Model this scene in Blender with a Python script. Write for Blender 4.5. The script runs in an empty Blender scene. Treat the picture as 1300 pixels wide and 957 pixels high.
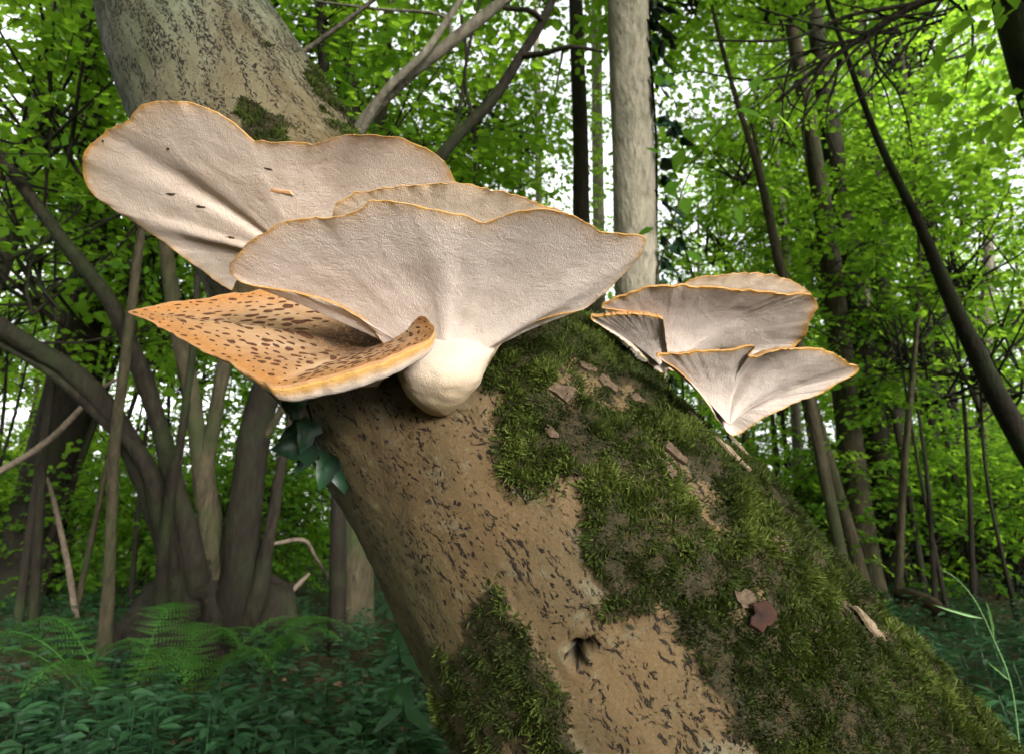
import bpy, math, random
import numpy as np
from mathutils import Vector

random.seed(7)
RNG = np.random.default_rng(7)
scene = bpy.context.scene
COL = scene.collection
R = math.radians

# ------------------------------------------------------------------ camera
CAM_H = 0.80
F_PX = 800.0                      # focal length in photograph pixels (frame 1300 x 957)
CX, CY = 650.0, 433.0             # optical centre of the uncropped picture
PITCH = math.atan((690 - CY) / F_PX)
SP, CP = math.sin(PITCH), math.cos(PITCH)
cd = bpy.data.cameras.new('camera')
cam = bpy.data.objects.new('camera', cd)
COL.objects.link(cam)
cam.location = (0, 0, CAM_H)
cam.rotation_euler = (math.pi / 2 + PITCH, 0, 0)
cd.sensor_width = 36.0
cd.lens = 36.0 * F_PX / 1300.0
cd.shift_y = -(478.5 - CY) / 1300.0
cd.clip_start = 0.02
cd.clip_end = 400
cd.dof.use_dof = True
cd.dof.focus_distance = 0.74
cd.dof.aperture_fstop = 8.0
scene.camera = cam

# ------------------------------------------------------------------ light
SUN_AZ, SUN_EL = R(30), R(11)     # behind the camera, to its right, low
TO_SUN = Vector((math.sin(SUN_AZ) * math.cos(SUN_EL), -math.cos(SUN_AZ) * math.cos(SUN_EL), math.sin(SUN_EL)))
world = bpy.data.worlds.new('World')
scene.world = world
world.use_nodes = True
wn = world.node_tree
wn.nodes.clear()
wo = wn.nodes.new('ShaderNodeOutputWorld')
wb = wn.nodes.new('ShaderNodeBackground')
ws = wn.nodes.new('ShaderNodeTexSky')
ws.sky_type = 'NISHITA'
ws.sun_disc = False
ws.sun_elevation = SUN_EL
ws.sun_rotation = math.atan2(TO_SUN.x, TO_SUN.y)
ws.air_density = 1.0
ws.dust_density = 4.0
ws.ozone_density = 1.0
wh = wn.nodes.new('ShaderNodeHueSaturation')
wh.inputs['Saturation'].default_value = 0.12
wn.links.new(ws.outputs[0], wh.inputs['Color'])
wn.links.new(wh.outputs[0], wb.inputs[0])
wb.inputs[1].default_value = 0.15
wn.links.new(wb.outputs[0], wo.inputs[0])
sd = bpy.data.lights.new('sun', 'SUN')
sd.energy = 0.5
sd.angle = R(11)
sd.color = (1.0, 0.94, 0.87)
sun = bpy.data.objects.new('sun', sd)
COL.objects.link(sun)
sun.rotation_euler = (-TO_SUN).to_track_quat('-Z', 'Y').to_euler()

vs = scene.view_settings
vs.view_transform = 'Standard'
vs.look = 'None'
vs.gamma = 1
vs.use_curve_mapping = False
vs.exposure = 2.75
scene.render.engine = 'CYCLES'
cy = scene.cycles
cy.use_denoising = True
cy.max_bounces = 5
cy.diffuse_bounces = 2
cy.use_adaptive_sampling = True
cy.adaptive_threshold = 0.03
cy.use_light_tree = False
cy.glossy_bounces = 2
cy.transmission_bounces = 5
cy.transparent_max_bounces = 4
cy.caustics_reflective = False
cy.caustics_refractive = False

# ------------------------------------------------------------------ pixel <-> place
CAMP = np.array([0, 0, CAM_H])
FWD = np.array([0, CP, SP]); UPV = np.array([0, -SP, CP]); RGT = np.array([1.0, 0, 0])

def ray(px, py):
    return FWD + RGT * ((px - CX) / F_PX) + UPV * (-(py - CY) / F_PX)

def P(px, py, d):
    return CAMP + ray(px, py) * d

def proj(pts):
    q = np.asarray(pts) - CAMP
    d = q @ FWD
    return CX + F_PX * (q @ RGT) / d, CY - F_PX * (q @ UPV) / d, d

def hash3(i, j, k):
    n = (i * 374761393 + j * 668265263 + k * 2147483647 % 4294967291) & 0xffffffff
    n = ((n ^ (n >> 13)) * 1274126177) & 0xffffffff
    n = (n ^ (n >> 16)) & 0xffffffff
    n = (n * 2246822519) & 0xffffffff
    return ((n ^ (n >> 15)) & 0xffffff) / float(0xffffff)

def vnoise(p):
    p = np.asarray(p, float)
    i = np.floor(p).astype(np.int64)
    f = p - i
    f = f * f * (3 - 2 * f)
    i = i + 1000
    r = 0
    for a in (0, 1):
        wa = f[..., 0] if a else 1 - f[..., 0]
        for b in (0, 1):
            wb_ = f[..., 1] if b else 1 - f[..., 1]
            for c in (0, 1):
                wc = f[..., 2] if c else 1 - f[..., 2]
                r = r + wa * wb_ * wc * hash3(i[..., 0] + a, i[..., 1] + b, i[..., 2] + c)
    return r * 2 - 1

def fbm(p, o=4):
    p = np.asarray(p, float)
    s, a = 0, 1.0
    for _ in range(o):
        s = s + a * vnoise(p); p = p * 2.03 + 17.3; a *= 0.5
    return s

def gz(x, y):
    x = np.asarray(x, float); y = np.asarray(y, float)
    return 0.06 * fbm(np.stack([x * .35, y * .35, 0 * x], -1), 3) + 0.012 * np.clip(y - 6, 0, 14)

def G(px, d):
    """point on the ground under picture column px at camera depth d"""
    y = -(CAM_H / d + SP) / CP
    p = CAMP + d * (FWD + RGT * ((px - CX) / F_PX) + UPV * y)
    p[2] = float(gz(p[0], p[1])) - 0.06
    return p

def catmull(pts, n, closed=False):
    p = np.asarray(pts, float)
    m = len(p)
    if closed:
        seg = m
        idx = lambda i: p[i % m]
    else:
        seg = m - 1
        idx = lambda i: p[min(max(i, 0), m - 1)] if 0 <= i < m else (2 * p[0] - p[1] if i < 0 else 2 * p[-1] - p[-2])
    ln = np.array([np.linalg.norm(idx(i + 1) - idx(i)) for i in range(seg)])
    cum = np.concatenate([[0], np.cumsum(ln)])
    ts = np.linspace(0, cum[-1], n, endpoint=not closed)
    out = []
    for t in ts:
        i = min(int(np.searchsorted(cum, t, side='right')) - 1, seg - 1)
        u = (t - cum[i]) / max(ln[i], 1e-9)
        a, b, c, d = idx(i - 1), idx(i), idx(i + 1), idx(i + 2)
        out.append(0.5 * (2 * b + (c - a) * u + (2 * a - 5 * b + 4 * c - d) * u * u + (3 * b - a - 3 * c + d) * u ** 3))
    return np.array(out)

def in_poly(x, y, poly):
    poly = np.asarray(poly, float)
    r = np.zeros(x.shape, bool)
    j = len(poly) - 1
    for i in range(len(poly)):
        xi, yi = poly[i]; xj, yj = poly[j]
        c = ((yi > y) != (yj > y)) & (x < (xj - xi) * (y - yi) / (yj - yi + 1e-12) + xi)
        r ^= c
        j = i
    return r

def unit(v):
    return v / np.maximum(np.linalg.norm(v, axis=-1, keepdims=True), 1e-9)

# ------------------------------------------------------------------ object helpers
def mesh(name, verts, faces, mats=None, smooth=True, attrs=None, midx=None):
    """verts (n,3); faces (m,3) or (m,4) array, or list of arrays of both"""
    me = bpy.data.meshes.new(name)
    verts = np.asarray(verts, np.float32)
    fl = faces if isinstance(faces, list) else [faces]
    fl = [np.asarray(f, np.int32) for f in fl if len(f)]
    loops = np.concatenate([f.ravel() for f in fl])
    tot = np.concatenate([np.full(len(f), f.shape[1], np.int32) for f in fl])
    start = np.concatenate([[0], np.cumsum(tot)[:-1]]).astype(np.int32)
    me.vertices.add(len(verts)); me.vertices.foreach_set('co', verts.ravel())
    me.loops.add(len(loops)); me.loops.foreach_set('vertex_index', loops)
    me.polygons.add(len(tot)); me.polygons.foreach_set('loop_start', start)
    me.polygons.foreach_set('loop_total', tot)
    me.polygons.foreach_set('use_smooth', np.full(len(tot), smooth))
    if midx is not None:
        me.polygons.foreach_set('material_index', np.asarray(midx, np.int32))
    for k, a in (attrs or {}).items():
        a = np.asarray(a, np.float32)
        if a.ndim == 1:
            at = me.attributes.new(k, 'FLOAT', 'POINT'); at.data.foreach_set('value', a)
        else:
            at = me.attributes.new(k, 'FLOAT_VECTOR', 'POINT'); at.data.foreach_set('vector', a.ravel())
    for m in (mats if isinstance(mats, (list, tuple)) else [mats]):
        if m: me.materials.append(m)
    me.update(calc_edges=True)
    me.validate()
    return me

def obj(name, me, parent=None, kind=None):
    o = bpy.data.objects.new(name, me)
    COL.objects.link(o)
    if parent is not None: o.parent = parent
    if kind: o['kind'] = kind
    return o

def tag(o, label, cat, group=None):
    o['label'] = label; o['category'] = cat
    if group: o['group'] = group
    return o

def thing(name, loc, label, cat, group=None):
    """an Empty at the thing's base; its parts are made in world space and moved under it"""
    o = bpy.data.objects.new(name, None)
    COL.objects.link(o)
    o.empty_display_size = 0.05
    o.location = Vector([float(c) for c in loc])
    return tag(o, label, cat, group)

def part(name, me, parent, kind=None):
    """part whose mesh is in world coordinates"""
    o = obj(name, me, parent, kind)
    t = parent
    off = Vector((0, 0, 0))
    while t is not None:
        off += t.location; t = t.parent
    o.location = -off
    return o

def subpart(name, me, parent_part, kind=None):
    return obj(name, me, parent_part, kind)

def tube_arrays(pts, rad, sides=10, lump=0.0, seed=0, cap=True, flat=None):
    pts = np.asarray(pts, float); rad = np.asarray(rad, float)
    n = len(pts)
    t = unit(np.gradient(pts, axis=0))
    ref = np.array([0.31, 0.93, 0.2]); ref = ref / np.linalg.norm(ref)
    if abs(t[0] @ ref) > .9: ref = np.array([1.0, 0, 0])
    nx = np.zeros_like(pts)
    a = ref - (ref @ t[0]) * t[0]
    nx[0] = a / np.linalg.norm(a)
    for i in range(1, n):
        a = nx[i - 1] - (nx[i - 1] @ t[i]) * t[i]
        nx[i] = a / np.linalg.norm(a)
    ny = np.cross(t, nx)
    an = np.linspace(0, 2 * math.pi, sides, endpoint=False)
    rr = rad[:, None] * np.ones(sides)[None]
    if lump:
        ln = np.concatenate([[0], np.cumsum(np.linalg.norm(np.diff(pts, axis=0), axis=1))])
        mr = max(rad.max(), 1e-4)
        q = np.stack([np.cos(an)[None] * 1.3 + 0 * rr, np.sin(an)[None] * 1.3 + 0 * rr, ln[:, None] / mr * .5 + 0 * rr + seed * 7.1], -1)
        rr = rr * (1 + lump * fbm(q, 3))
    V = pts[:, None] + rr[..., None] * (np.cos(an)[None, :, None] * nx[:, None] + np.sin(an)[None, :, None] * ny[:, None])
    V = V.reshape(-1, 3)
    i, j = np.meshgrid(np.arange(n - 1), np.arange(sides), indexing='ij')
    j2 = (j + 1) % sides
    Fq = np.stack([i * sides + j, i * sides + j2, (i + 1) * sides + j2, (i + 1) * sides + j], -1).reshape(-1, 4)
    if cap:
        V = np.concatenate([V, pts[-1:] + t[-1:] * rad[-1] * .6])
        k = len(V) - 1
        b = (n - 1) * sides
        jj = np.arange(sides)
        tri = np.stack([b + jj, b + (jj + 1) % sides, np.full(sides, k)], -1)
        return V, [Fq, tri]
    return V, [Fq]

def merge(parts):
    """parts: list of (V, [faces...])"""
    Vs, qs, ts, o = [], [], [], 0
    for V, fs in parts:
        Vs.append(V)
        for f in fs:
            (qs if f.shape[1] == 4 else ts).append(f + o)
        o += len(V)
    out = []
    if qs: out.append(np.concatenate(qs))
    if ts: out.append(np.concatenate(ts))
    return np.concatenate(Vs), out

def px_tube(keys, n=40, sides=12, lump=.08, seed=0, extend_ground=None):
    """keys: (px, py, depth, width_px) along a stem -> world points, radii"""
    k = np.array([np.concatenate([P(a, b, d), [w / 2 * d / F_PX]]) for a, b, d, w in keys])
    c = catmull(k, n)
    return c[:, :3], np.maximum(c[:, 3], .002)

# ------------------------------------------------------------------ materials
def M(name):
    m = bpy.data.materials.new(name)
    m.use_nodes = True
    nt = m.node_tree
    nt.nodes.clear()
    out = nt.nodes.new('ShaderNodeOutputMaterial')
    return m, nt, out

class N:
    def __init__(s, nt): s.nt = nt
    def __call__(s, kind, **kw):
        n = s.nt.nodes.new('ShaderNode' + kind)
        for k, v in kw.items():
            if k in n.inputs.keys() if isinstance(k, str) else False:
                pass
            if hasattr(n, k) and k not in ('Scale',): setattr(n, k, v)
            else: n.inputs[k.replace('_', ' ')].default_value = v
        return n
    def link(s, a, b): s.nt.links.new(a, b)
    def noise(s, vec, scale, detail=4, rough=.55):
        n = s.nt.nodes.new('ShaderNodeTexNoise')
        n.inputs['Scale'].default_value = scale; n.inputs['Detail'].default_value = detail
        n.inputs['Roughness'].default_value = rough
        if vec is not None: s.link(vec, n.inputs['Vector'])
        return n.outputs['Fac']
    def voro(s, vec, scale, feature='F1', rnd=1.0):
        n = s.nt.nodes.new('ShaderNodeTexVoronoi')
        n.feature = feature
        n.inputs['Scale'].default_value = scale
        n.inputs['Randomness'].default_value = rnd
        if vec is not None: s.link(vec, n.inputs['Vector'])
        return n
    def ramp(s, fac, stops, interp='LINEAR'):
        n = s.nt.nodes.new('ShaderNodeValToRGB')
        n.color_ramp.interpolation = interp
        e = n.color_ramp.elements
        while len(e) > 1: e.remove(e[-1])
        for i, (p, c) in enumerate(stops):
            el = e[0] if i == 0 else e.new(p)
            el.position = p
            el.color = (*c, 1) if len(c) == 3 else c
        s.link(fac, n.inputs[0])
        return n.outputs[0]
    def g(s, fac, a, b):
        """grey smooth ramp"""
        return s.ramp(fac, [(a, (0, 0, 0)), (b, (1, 1, 1))]) if a < b else s.ramp(fac, [(b, (1, 1, 1)), (a, (0, 0, 0))])
    def mix(s, fac, a, b, mode='MIX'):
        n = s.nt.nodes.new('ShaderNodeMix')
        n.data_type = 'RGBA'; n.blend_type = mode
        if isinstance(fac, (int, float)): n.inputs[0].default_value = fac
        else: s.link(fac, n.inputs[0])
        for v, i in ((a, 6), (b, 7)):
            if isinstance(v, tuple): n.inputs[i].default_value = (*v, 1)
            else: s.link(v, n.inputs[i])
        return n.outputs[2]
    def math(s, op, a, b=0.0):
        n = s.nt.nodes.new('ShaderNodeMath'); n.operation = op
        for v, i in ((a, 0), (b, 1)):
            if isinstance(v, (int, float)): n.inputs[i].default_value = v
            else: s.link(v, n.inputs[i])
        return n.outputs[0]
    def attr(s, name):
        n = s.nt.nodes.new('ShaderNodeAttribute'); n.attribute_name = name
        return n
    def mapping(s, vec, scale=(1, 1, 1), rot=(0, 0, 0), loc=(0, 0, 0)):
        n = s.nt.nodes.new('ShaderNodeMapping')
        n.inputs['Scale'].default_value = scale; n.inputs['Rotation'].default_value = rot; n.inputs['Location'].default_value = loc
        s.link(vec, n.inputs['Vector'])
        return n.outputs[0]
    def bump(s, h, strength, dist, prev=None):
        n = s.nt.nodes.new('ShaderNodeBump')
        n.inputs['Strength'].default_value = strength; n.inputs['Distance'].default_value = dist
        s.link(h, n.inputs['Height'])
        if prev is not None: s.link(prev, n.inputs['Normal'])
        return n.outputs[0]
    def bsdf(s, out, col, rough=.8, normal=None, spec=.3, **kw):
        n = s.nt.nodes.new('ShaderNodeBsdfPrincipled')
        if isinstance(col, tuple): n.inputs['Base Color'].default_value = (*col, 1)
        else: s.link(col, n.inputs['Base Color'])
        if isinstance(rough, (int, float)): n.inputs['Roughness'].default_value = rough
        else: s.link(rough, n.inputs['Roughness'])
        n.inputs['Specular IOR Level'].default_value = spec
        if normal is not None: s.link(normal, n.inputs['Normal'])
        for k, v in kw.items(): n.inputs[k.replace('_', ' ')].default_value = v
        if out is not None: s.link(n.outputs[0], out.inputs['Surface'])
        return n.outputs[0]

def mat_leaf(name, dark, light, trans, gloss=.25, tw=.5):
    m, nt, out = M(name); n = N(nt)
    t = n.attr('tint').outputs['Fac']
    rnd = nt.nodes.new('ShaderNodeObjectInfo').outputs['Random']
    f = n.math('ADD', n.math('MULTIPLY', t, .75), n.math('MULTIPLY', rnd, .25))
    col = n.mix(f, dark, light)
    tcol = n.mix(f, tuple(c * .7 for c in trans), trans)
    if gloss:
        d = nt.nodes.new('ShaderNodeBsdfPrincipled')
        n.link(col, d.inputs['Base Color']); d.inputs['Roughness'].default_value = .5
        d.inputs['Specular IOR Level'].default_value = gloss
    else:
        d = nt.nodes.new('ShaderNodeBsdfDiffuse'); n.link(col, d.inputs['Color'])
    tr = nt.nodes.new('ShaderNodeBsdfTranslucent'); n.link(tcol, tr.inputs['Color'])
    mx = nt.nodes.new('ShaderNodeMixShader'); mx.inputs[0].default_value = tw
    n.link(d.outputs[0], mx.inputs[1]); n.link(tr.outputs[0], mx.inputs[2])
    n.link(mx.outputs[0], out.inputs['Surface'])
    return m

LEAF = mat_leaf('leaf_green', (.035, .095, .014), (.09, .19, .025), (.38, .66, .04), gloss=0, tw=.6)
LEAF_FAR = mat_leaf('leaf_far', (.04, .10, .015), (.10, .20, .03), (.40, .68, .05), gloss=0, tw=.6)
HERB = mat_leaf('herb_leaf', (.013, .048, .020), (.032, .090, .034), (.07, .18, .045), gloss=.4, tw=.3)
FERN = mat_leaf('fern_leaf', (.025, .085, .014), (.06, .15, .024), (.11, .28, .03), tw=.4)
IVY = mat_leaf('ivy_leaf', (.005, .022, .010), (.014, .045, .018), (.02, .06, .012), gloss=.35, tw=.2)
GRASSM = mat_leaf('grass_blade', (.10, .22, .06), (.22, .38, .16), (.2, .4, .1), tw=.3)

def mat_bark(name, c0, c1, dark, scale=1.0, green=(.025, .042, .012), gamt=.5):
    m, nt, out = M(name); n = N(nt)
    tc = nt.nodes.new('ShaderNodeTexCoord').outputs['Object']
    s = n.mapping(tc, (9 * scale, 9 * scale, 2.2 * scale))
    a = n.noise(s, 3.0, 6, .65)
    b = n.noise(tc, 2.3, 3)
    v = n.noise(n.mapping(tc, (40 * scale, 40 * scale, 7 * scale)), 1.0, 4, .6)
    rnd = nt.nodes.new('ShaderNodeObjectInfo').outputs['Random']
    col = n.mix(n.g(a, .35, .7), c0, c1)
    col = n.mix(n.math('MULTIPLY', n.g(v, .52, .68), .75), col, dark)
    col = n.mix(n.math('MULTIPLY', n.g(b, .48, .72), gamt), col, green)
    col = n.mix(n.math('MULTIPLY', rnd, .35), col, dark)
    bm = n.bump(n.math('ADD', a, n.math('MULTIPLY', v, .8)), .7, .02)
    n.bsdf(out, col, .88, bm, .15)
    return m

BARK_GREY = mat_bark('bark_grey', (.075, .068, .048), (.155, .138, .105), (.026, .021, .015), gamt=.35)
BARK_DARK = mat_bark('bark_dark', (.010, .008, .0055), (.028, .023, .015), (.005, .004, .003), gamt=.5)
BARK_BROWN = mat_bark('bark_brown', (.030, .026, .015), (.080, .064, .038), (.012, .010, .006), gamt=.7)
BARK_PALE = mat_bark('bark_pale', (.16, .145, .11), (.30, .27, .21), (.07, .06, .04), gamt=.3)

# main trunk bark: flecks in rows along the stem
def mat_main_bark():
    m, nt, out = M('leaning_trunk_bark'); n = N(nt)
    tc = n.attr('tc').outputs['Vector']                # metres: x round the stem, y along it
    sep = nt.nodes.new('ShaderNodeSeparateXYZ'); n.link(tc, sep.inputs[0])
    along = n.math('DIVIDE', sep.outputs[1], 3.0)
    warp = nt.nodes.new('ShaderNodeTexNoise'); warp.inputs['Scale'].default_value = 30; warp.inputs['Detail'].default_value = 3
    n.link(tc, warp.inputs['Vector'])
    wv = nt.nodes.new('ShaderNodeVectorMath'); wv.operation = 'SCALE'; wv.inputs['Scale'].default_value = .022
    n.link(warp.outputs['Color'], wv.inputs[0])
    wa = nt.nodes.new('ShaderNodeVectorMath'); wa.operation = 'ADD'
    n.link(tc, wa.inputs[0]); n.link(wv.outputs[0], wa.inputs[1])
    tw = wa.outputs[0]
    # base tone: grey olive high on the stem, tan lower down, mottled
    big = n.noise(tc, 9, 4)
    base = n.mix(n.g(along, .30, .52), (.068, .082, .059), (.070, .045, .0195))
    base = n.mix(n.math('MULTIPLY', n.g(big, .42, .68), .5), base, (.052, .041, .021))
    sp = n.noise(tc, 320, 3, .7)
    base = n.mix(n.math('MULTIPLY', n.g(sp, .45, .7), .28), base, (.135, .105, .063))
    base = n.mix(n.math('MULTIPLY', n.g(n.noise(tc, 21, 5, .7), .56, .66), .45), base, (.115, .122, .085))
    base = n.mix(n.math('MULTIPLY', n.g(n.noise(n.mapping(tc, (1.6, .7, 1)), 5.5, 4, .6), .50, .66), .55), base, (.038, .024, .010))
    alg = n.attr('algae').outputs['Fac']
    base = n.mix(n.math('MULTIPLY', alg, .7), base, (.030, .036, .012))
    # fleck rows
    row = n.noise(n.mapping(tw, (46, 9, 1), (0, 0, R(6))), 1.0, 2, .5)
    n1 = n.noise(n.mapping(tw, (190, 95, 1), (0, 0, R(-28))), 1.0, 4, .72)
    f2 = n.noise(n.mapping(tw, (330, 170, 1), (0, 0, R(35))), 1.0, 3, .7)
    gate = n.ramp(row, [(.40, (.0, .0, .0)), (.56, (1, 1, 1))])
    upf = n.math('MULTIPLY', n.g(along, .50, .30), .075)
    fl = n.g(n.math('ADD', n.math('ADD', n1, upf), n.math('MULTIPLY', gate, .13)), .655, .695)
    dots = n.voro(n.mapping(tw, (150, 80, 1), (0, 0, R(-20))), 1.0).outputs['Distance']
    f3 = n.math('MULTIPLY', n.g(dots, .26, .14), n.g(f2, .44, .52))
    crack = n.math('MULTIPLY', n.g(n.noise(n.mapping(tw, (120, 20, 1), (0, 0, R(-12))), 1.0, 5, .75), .63, .67), .6)
    dk = n.math('MAXIMUM', fl, n.math('MAXIMUM', f3, crack))
    col = n.mix(n.math('MULTIPLY', dk, .97), base, (.007, .005, .0035))
    mossm = n.attr('moss').outputs['Fac']
    mn = n.noise(tc, 130, 4, .7)
    msoil = n.mix(n.g(mn, .4, .65), (.010, .010, .003), (.030, .020, .008))
    col = n.mix(n.g(mossm, .25, .6), col, msoil)
    wood = n.attr('wood').outputs['Fac']
    wg = n.noise(n.mapping(tc, (160, 12, 1), (0, 0, R(8))), 1.0, 4, .6)
    wcol = n.mix(n.g(wg, .38, .65), (.03, .033, .034), (.15, .165, .165))
    col = n.mix(wood, col, wcol)
    hole = n.attr('hole').outputs['Fac']
    col = n.mix(hole, col, (.003, .0025, .002))  # shade inside the hole painted as near-black
    hgt = n.math('SUBTRACT', n.math('MULTIPLY', sp, .35), dk)
    b1 = n.bump(n.math('ADD', big, n.noise(tc, 60, 5, .65)), .5, .006)
    b2 = n.bump(hgt, .8, .0022, b1)
    wet = n.noise(tc, 14, 3)
    n.bsdf(out, col, n.ramp(wet, [(.35, (.66,) * 3), (.6, (.9,) * 3)]), b2, .15)
    return m
MAIN_BARK = mat_main_bark()

def mat_moss():
    m, nt, out = M('moss'); n = N(nt)
    t = n.attr('tint').outputs['Fac']
    col = n.ramp(t, [(0, (.013, .018, .004)), (.45, (.032, .046, .007)), (.8, (.068, .092, .013)), (1, (.13, .15, .035))])
    d = n.bsdf(None, col, .7, None, .15)
    tr = nt.nodes.new('ShaderNodeBsdfTranslucent'); n.link(col, tr.inputs['Color'])
    mx = nt.nodes.new('ShaderNodeMixShader'); mx.inputs[0].default_value = .35
    n.link(d, mx.inputs[1]); n.link(tr.outputs[0], mx.inputs[2]); n.link(mx.outputs[0], out.inputs['Surface'])
    return m
MOSS = mat_moss()

def mat_fungus(name, under=(.50, .43, .385), under2=(.455, .385, .335), topc=(.27, .155, .075), mg=(.90, .978, .998), wa=.075):
    m, nt, out = M(name); n = N(nt)
    v = n.attr('v').outputs['Fac']
    side = n.attr('side').outputs['Fac']
    tc = nt.nodes.new('ShaderNodeTexCoord').outputs['Object']
    big = n.noise(tc, 22, 4)
    fib = n.noise(n.mapping(n.attr('rad').outputs['Vector'], (90, 6, 1)), 1.0, 4, .6)
    pore = n.voro(tc, 780).outputs['Distance']
    pn = n.noise(tc, 160, 4, .65)
    ucol = n.mix(n.g(big, .40, .66), under, under2)
    ucol = n.mix(n.math('MULTIPLY', n.g(pore, .46, .16), .34), ucol, (.30, .22, .16))
    ucol = n.mix(n.math('MULTIPLY', n.g(pn, .54, .70), .25), ucol, (.40, .30, .22))
    ucol = n.mix(n.math('MULTIPLY', n.g(fib, .52, .66), .05), ucol, (.58, .45, .33))
    # ochre margin, uneven
    wob = n.math('ADD', v, n.math('MULTIPLY', n.math('SUBTRACT', n.noise(tc, 75, 4, .7), .5), wa))
    ucol = n.mix(n.ramp(wob, [(mg[0], (0, 0, 0)), (mg[1], (.32,) * 3), (mg[2], (1, 1, 1))]), ucol, (.34, .185, .045))
    ucol = n.mix(n.attr('yel').outputs['Fac'], ucol, (.40, .29, .145))
    # upper skin
    radial = n.noise(n.mapping(n.attr('rad').outputs['Vector'], (38, 5, 1)), 1.0, 4, .6)
    tcol = n.mix(n.g(radial, .35, .68), topc, tuple(c * k for c, k in zip(topc, (1.25, 1.55, 2.0))))
    tcol = n.mix(n.ramp(v, [(.0, (1, 1, 1)), (.22, (.95,) * 3), (.50, (0, 0, 0))]), tcol, (.022, .010, .005))  # dark brown towards the stem, with the hollow's shade painted in
    tcol = n.mix(n.ramp(v, [(.62, (0, 0, 0)), (.86, (.55,) * 3), (.96, (.95,) * 3), (1, (.5,) * 3)]), tcol, (.215, .092, .022))
    tsp = n.g(n.noise(tc, 210, 3, .7), .5, .62)
    tcol = n.mix(n.math('MULTIPLY', tsp, .35), tcol, (.36, .16, .05))
    col = n.mix(n.g(side, .45, .55), ucol, tcol)
    hb = n.math('ADD', n.math('MULTIPLY', pore, .5), n.math('MULTIPLY', pn, 1.2))
    b = n.bump(hb, .7, .0013)
    b = n.bump(fib, .10, .0015, b)
    b = n.bump(big, .15, .003, b)
    n.bsdf(out, col, .72, b, .25)
    return m
FUNGUS = mat_fungus('fungus_flesh')
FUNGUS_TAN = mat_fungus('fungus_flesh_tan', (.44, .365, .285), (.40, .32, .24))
FUNGUS_A = mat_fungus('fungus_flesh_buff', (.45, .375, .32), (.40, .325, .265))
FUNGUS_N = mat_fungus('fungus_stem_flesh', (.35, .30, .26), (.31, .262, .22))
FUNGUS_D = mat_fungus('fungus_flesh_scaly', topc=(.20, .115, .055), mg=(.972, .988, .997), wa=.012)
FUNGUS_R = mat_fungus('fungus_flesh_grey_shaded', (.37, .32, .285), (.33, .28, .245), mg=(.90, .965, .985))  # greyer flesh, also darkened to paint in the shade on the right cluster

def mat_simple(name, c0, c1, scale=40, rough=.8, bump=.3, spec=.2, dist=.004):
    m, nt, out = M(name); n = N(nt)
    tc = nt.nodes.new('ShaderNodeTexCoord').outputs['Object']
    a = n.noise(tc, scale, 5, .65)
    n.bsdf(out, n.mix(n.g(a, .35, .68), c0, c1), rough, n.bump(a, bump, dist), spec)
    return m
SCALE_M = mat_simple('cap_scale_brown', (.028, .011, .005), (.075, .027, .010), 300)
NUB_M = mat_simple('stem_nub_flesh', (.46, .36, .235), (.57, .48, .36), 45, .75, .35, .2, .004)
CHIP = mat_simple('bark_chip', (.028, .018, .010), (.075, .050, .030), 160)
WOODCHIP = mat_simple('wood_splinter', (.07, .05, .028), (.17, .13, .085), 160)
DEADLEAF = mat_simple('dead_leaf_brown', (.008, .0022, .0008), (.026, .007, .0025), 90, .8)
DARKROT = mat_simple('dark_rot', (.02, .016, .012), (.06, .045, .03), 80)
STICK = mat_simple('dry_stick', (.07, .052, .036), (.17, .135, .10), 30)
LOGM = mat_simple('rotten_log', (.022, .014, .008), (.065, .042, .024), 14, .9, .8)

def mat_ground():
    m, nt, out = M('forest_floor'); n = N(nt)
    tc = nt.nodes.new('ShaderNodeTexCoord').outputs['Object']
    a = n.noise(tc, 1.2, 6, .6); b = n.noise(tc, 26, 6, .7); c = n.voro(tc, 24).outputs['Color']
    col = n.mix(n.g(b, .35, .65), (.030, .022, .013), (.085, .058, .033))
    sp = nt.nodes.new('ShaderNodeSeparateColor'); n.link(c, sp.inputs[0])
    col = n.mix(n.math('MULTIPLY', n.g(sp.outputs[0], .7, .9), .6), col, (.15, .10, .06))
    col = n.mix(n.math('MULTIPLY', n.g(a, .45, .62), .8), col, (.018, .045, .014))
    n.bsdf(out, col, .95, n.bump(n.math('ADD', b, sp.outputs[1]), .8, .03), .1)
    return m

# ------------------------------------------------------------------ ground
def build_ground():
    xs = np.concatenate([-np.geomspace(150, 12, 14), np.linspace(-11, 11, 110), np.geomspace(12, 150, 14)])
    ys = np.concatenate([-np.geomspace(120, 8, 12), np.linspace(-7, 24, 150), np.geomspace(25, 200, 14)])
    X, Y = np.meshgrid(xs, ys, indexing='ij')
    Z = gz(X, Y) + .015 * fbm(np.stack([X * 3, Y * 3, X * 0], -1), 3)
    n, m_ = X.shape
    V = np.stack([X, Y, Z], -1).reshape(-1, 3)
    i, j = np.meshgrid(np.arange(n - 1), np.arange(m_ - 1), indexing='ij')
    Fq = np.stack([i * m_ + j, (i + 1) * m_ + j, (i + 1) * m_ + j + 1, i * m_ + j + 1], -1).reshape(-1, 4)
    obj('ground', mesh('ground', V, Fq, mat_ground()), kind='structure')
build_ground()

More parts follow.
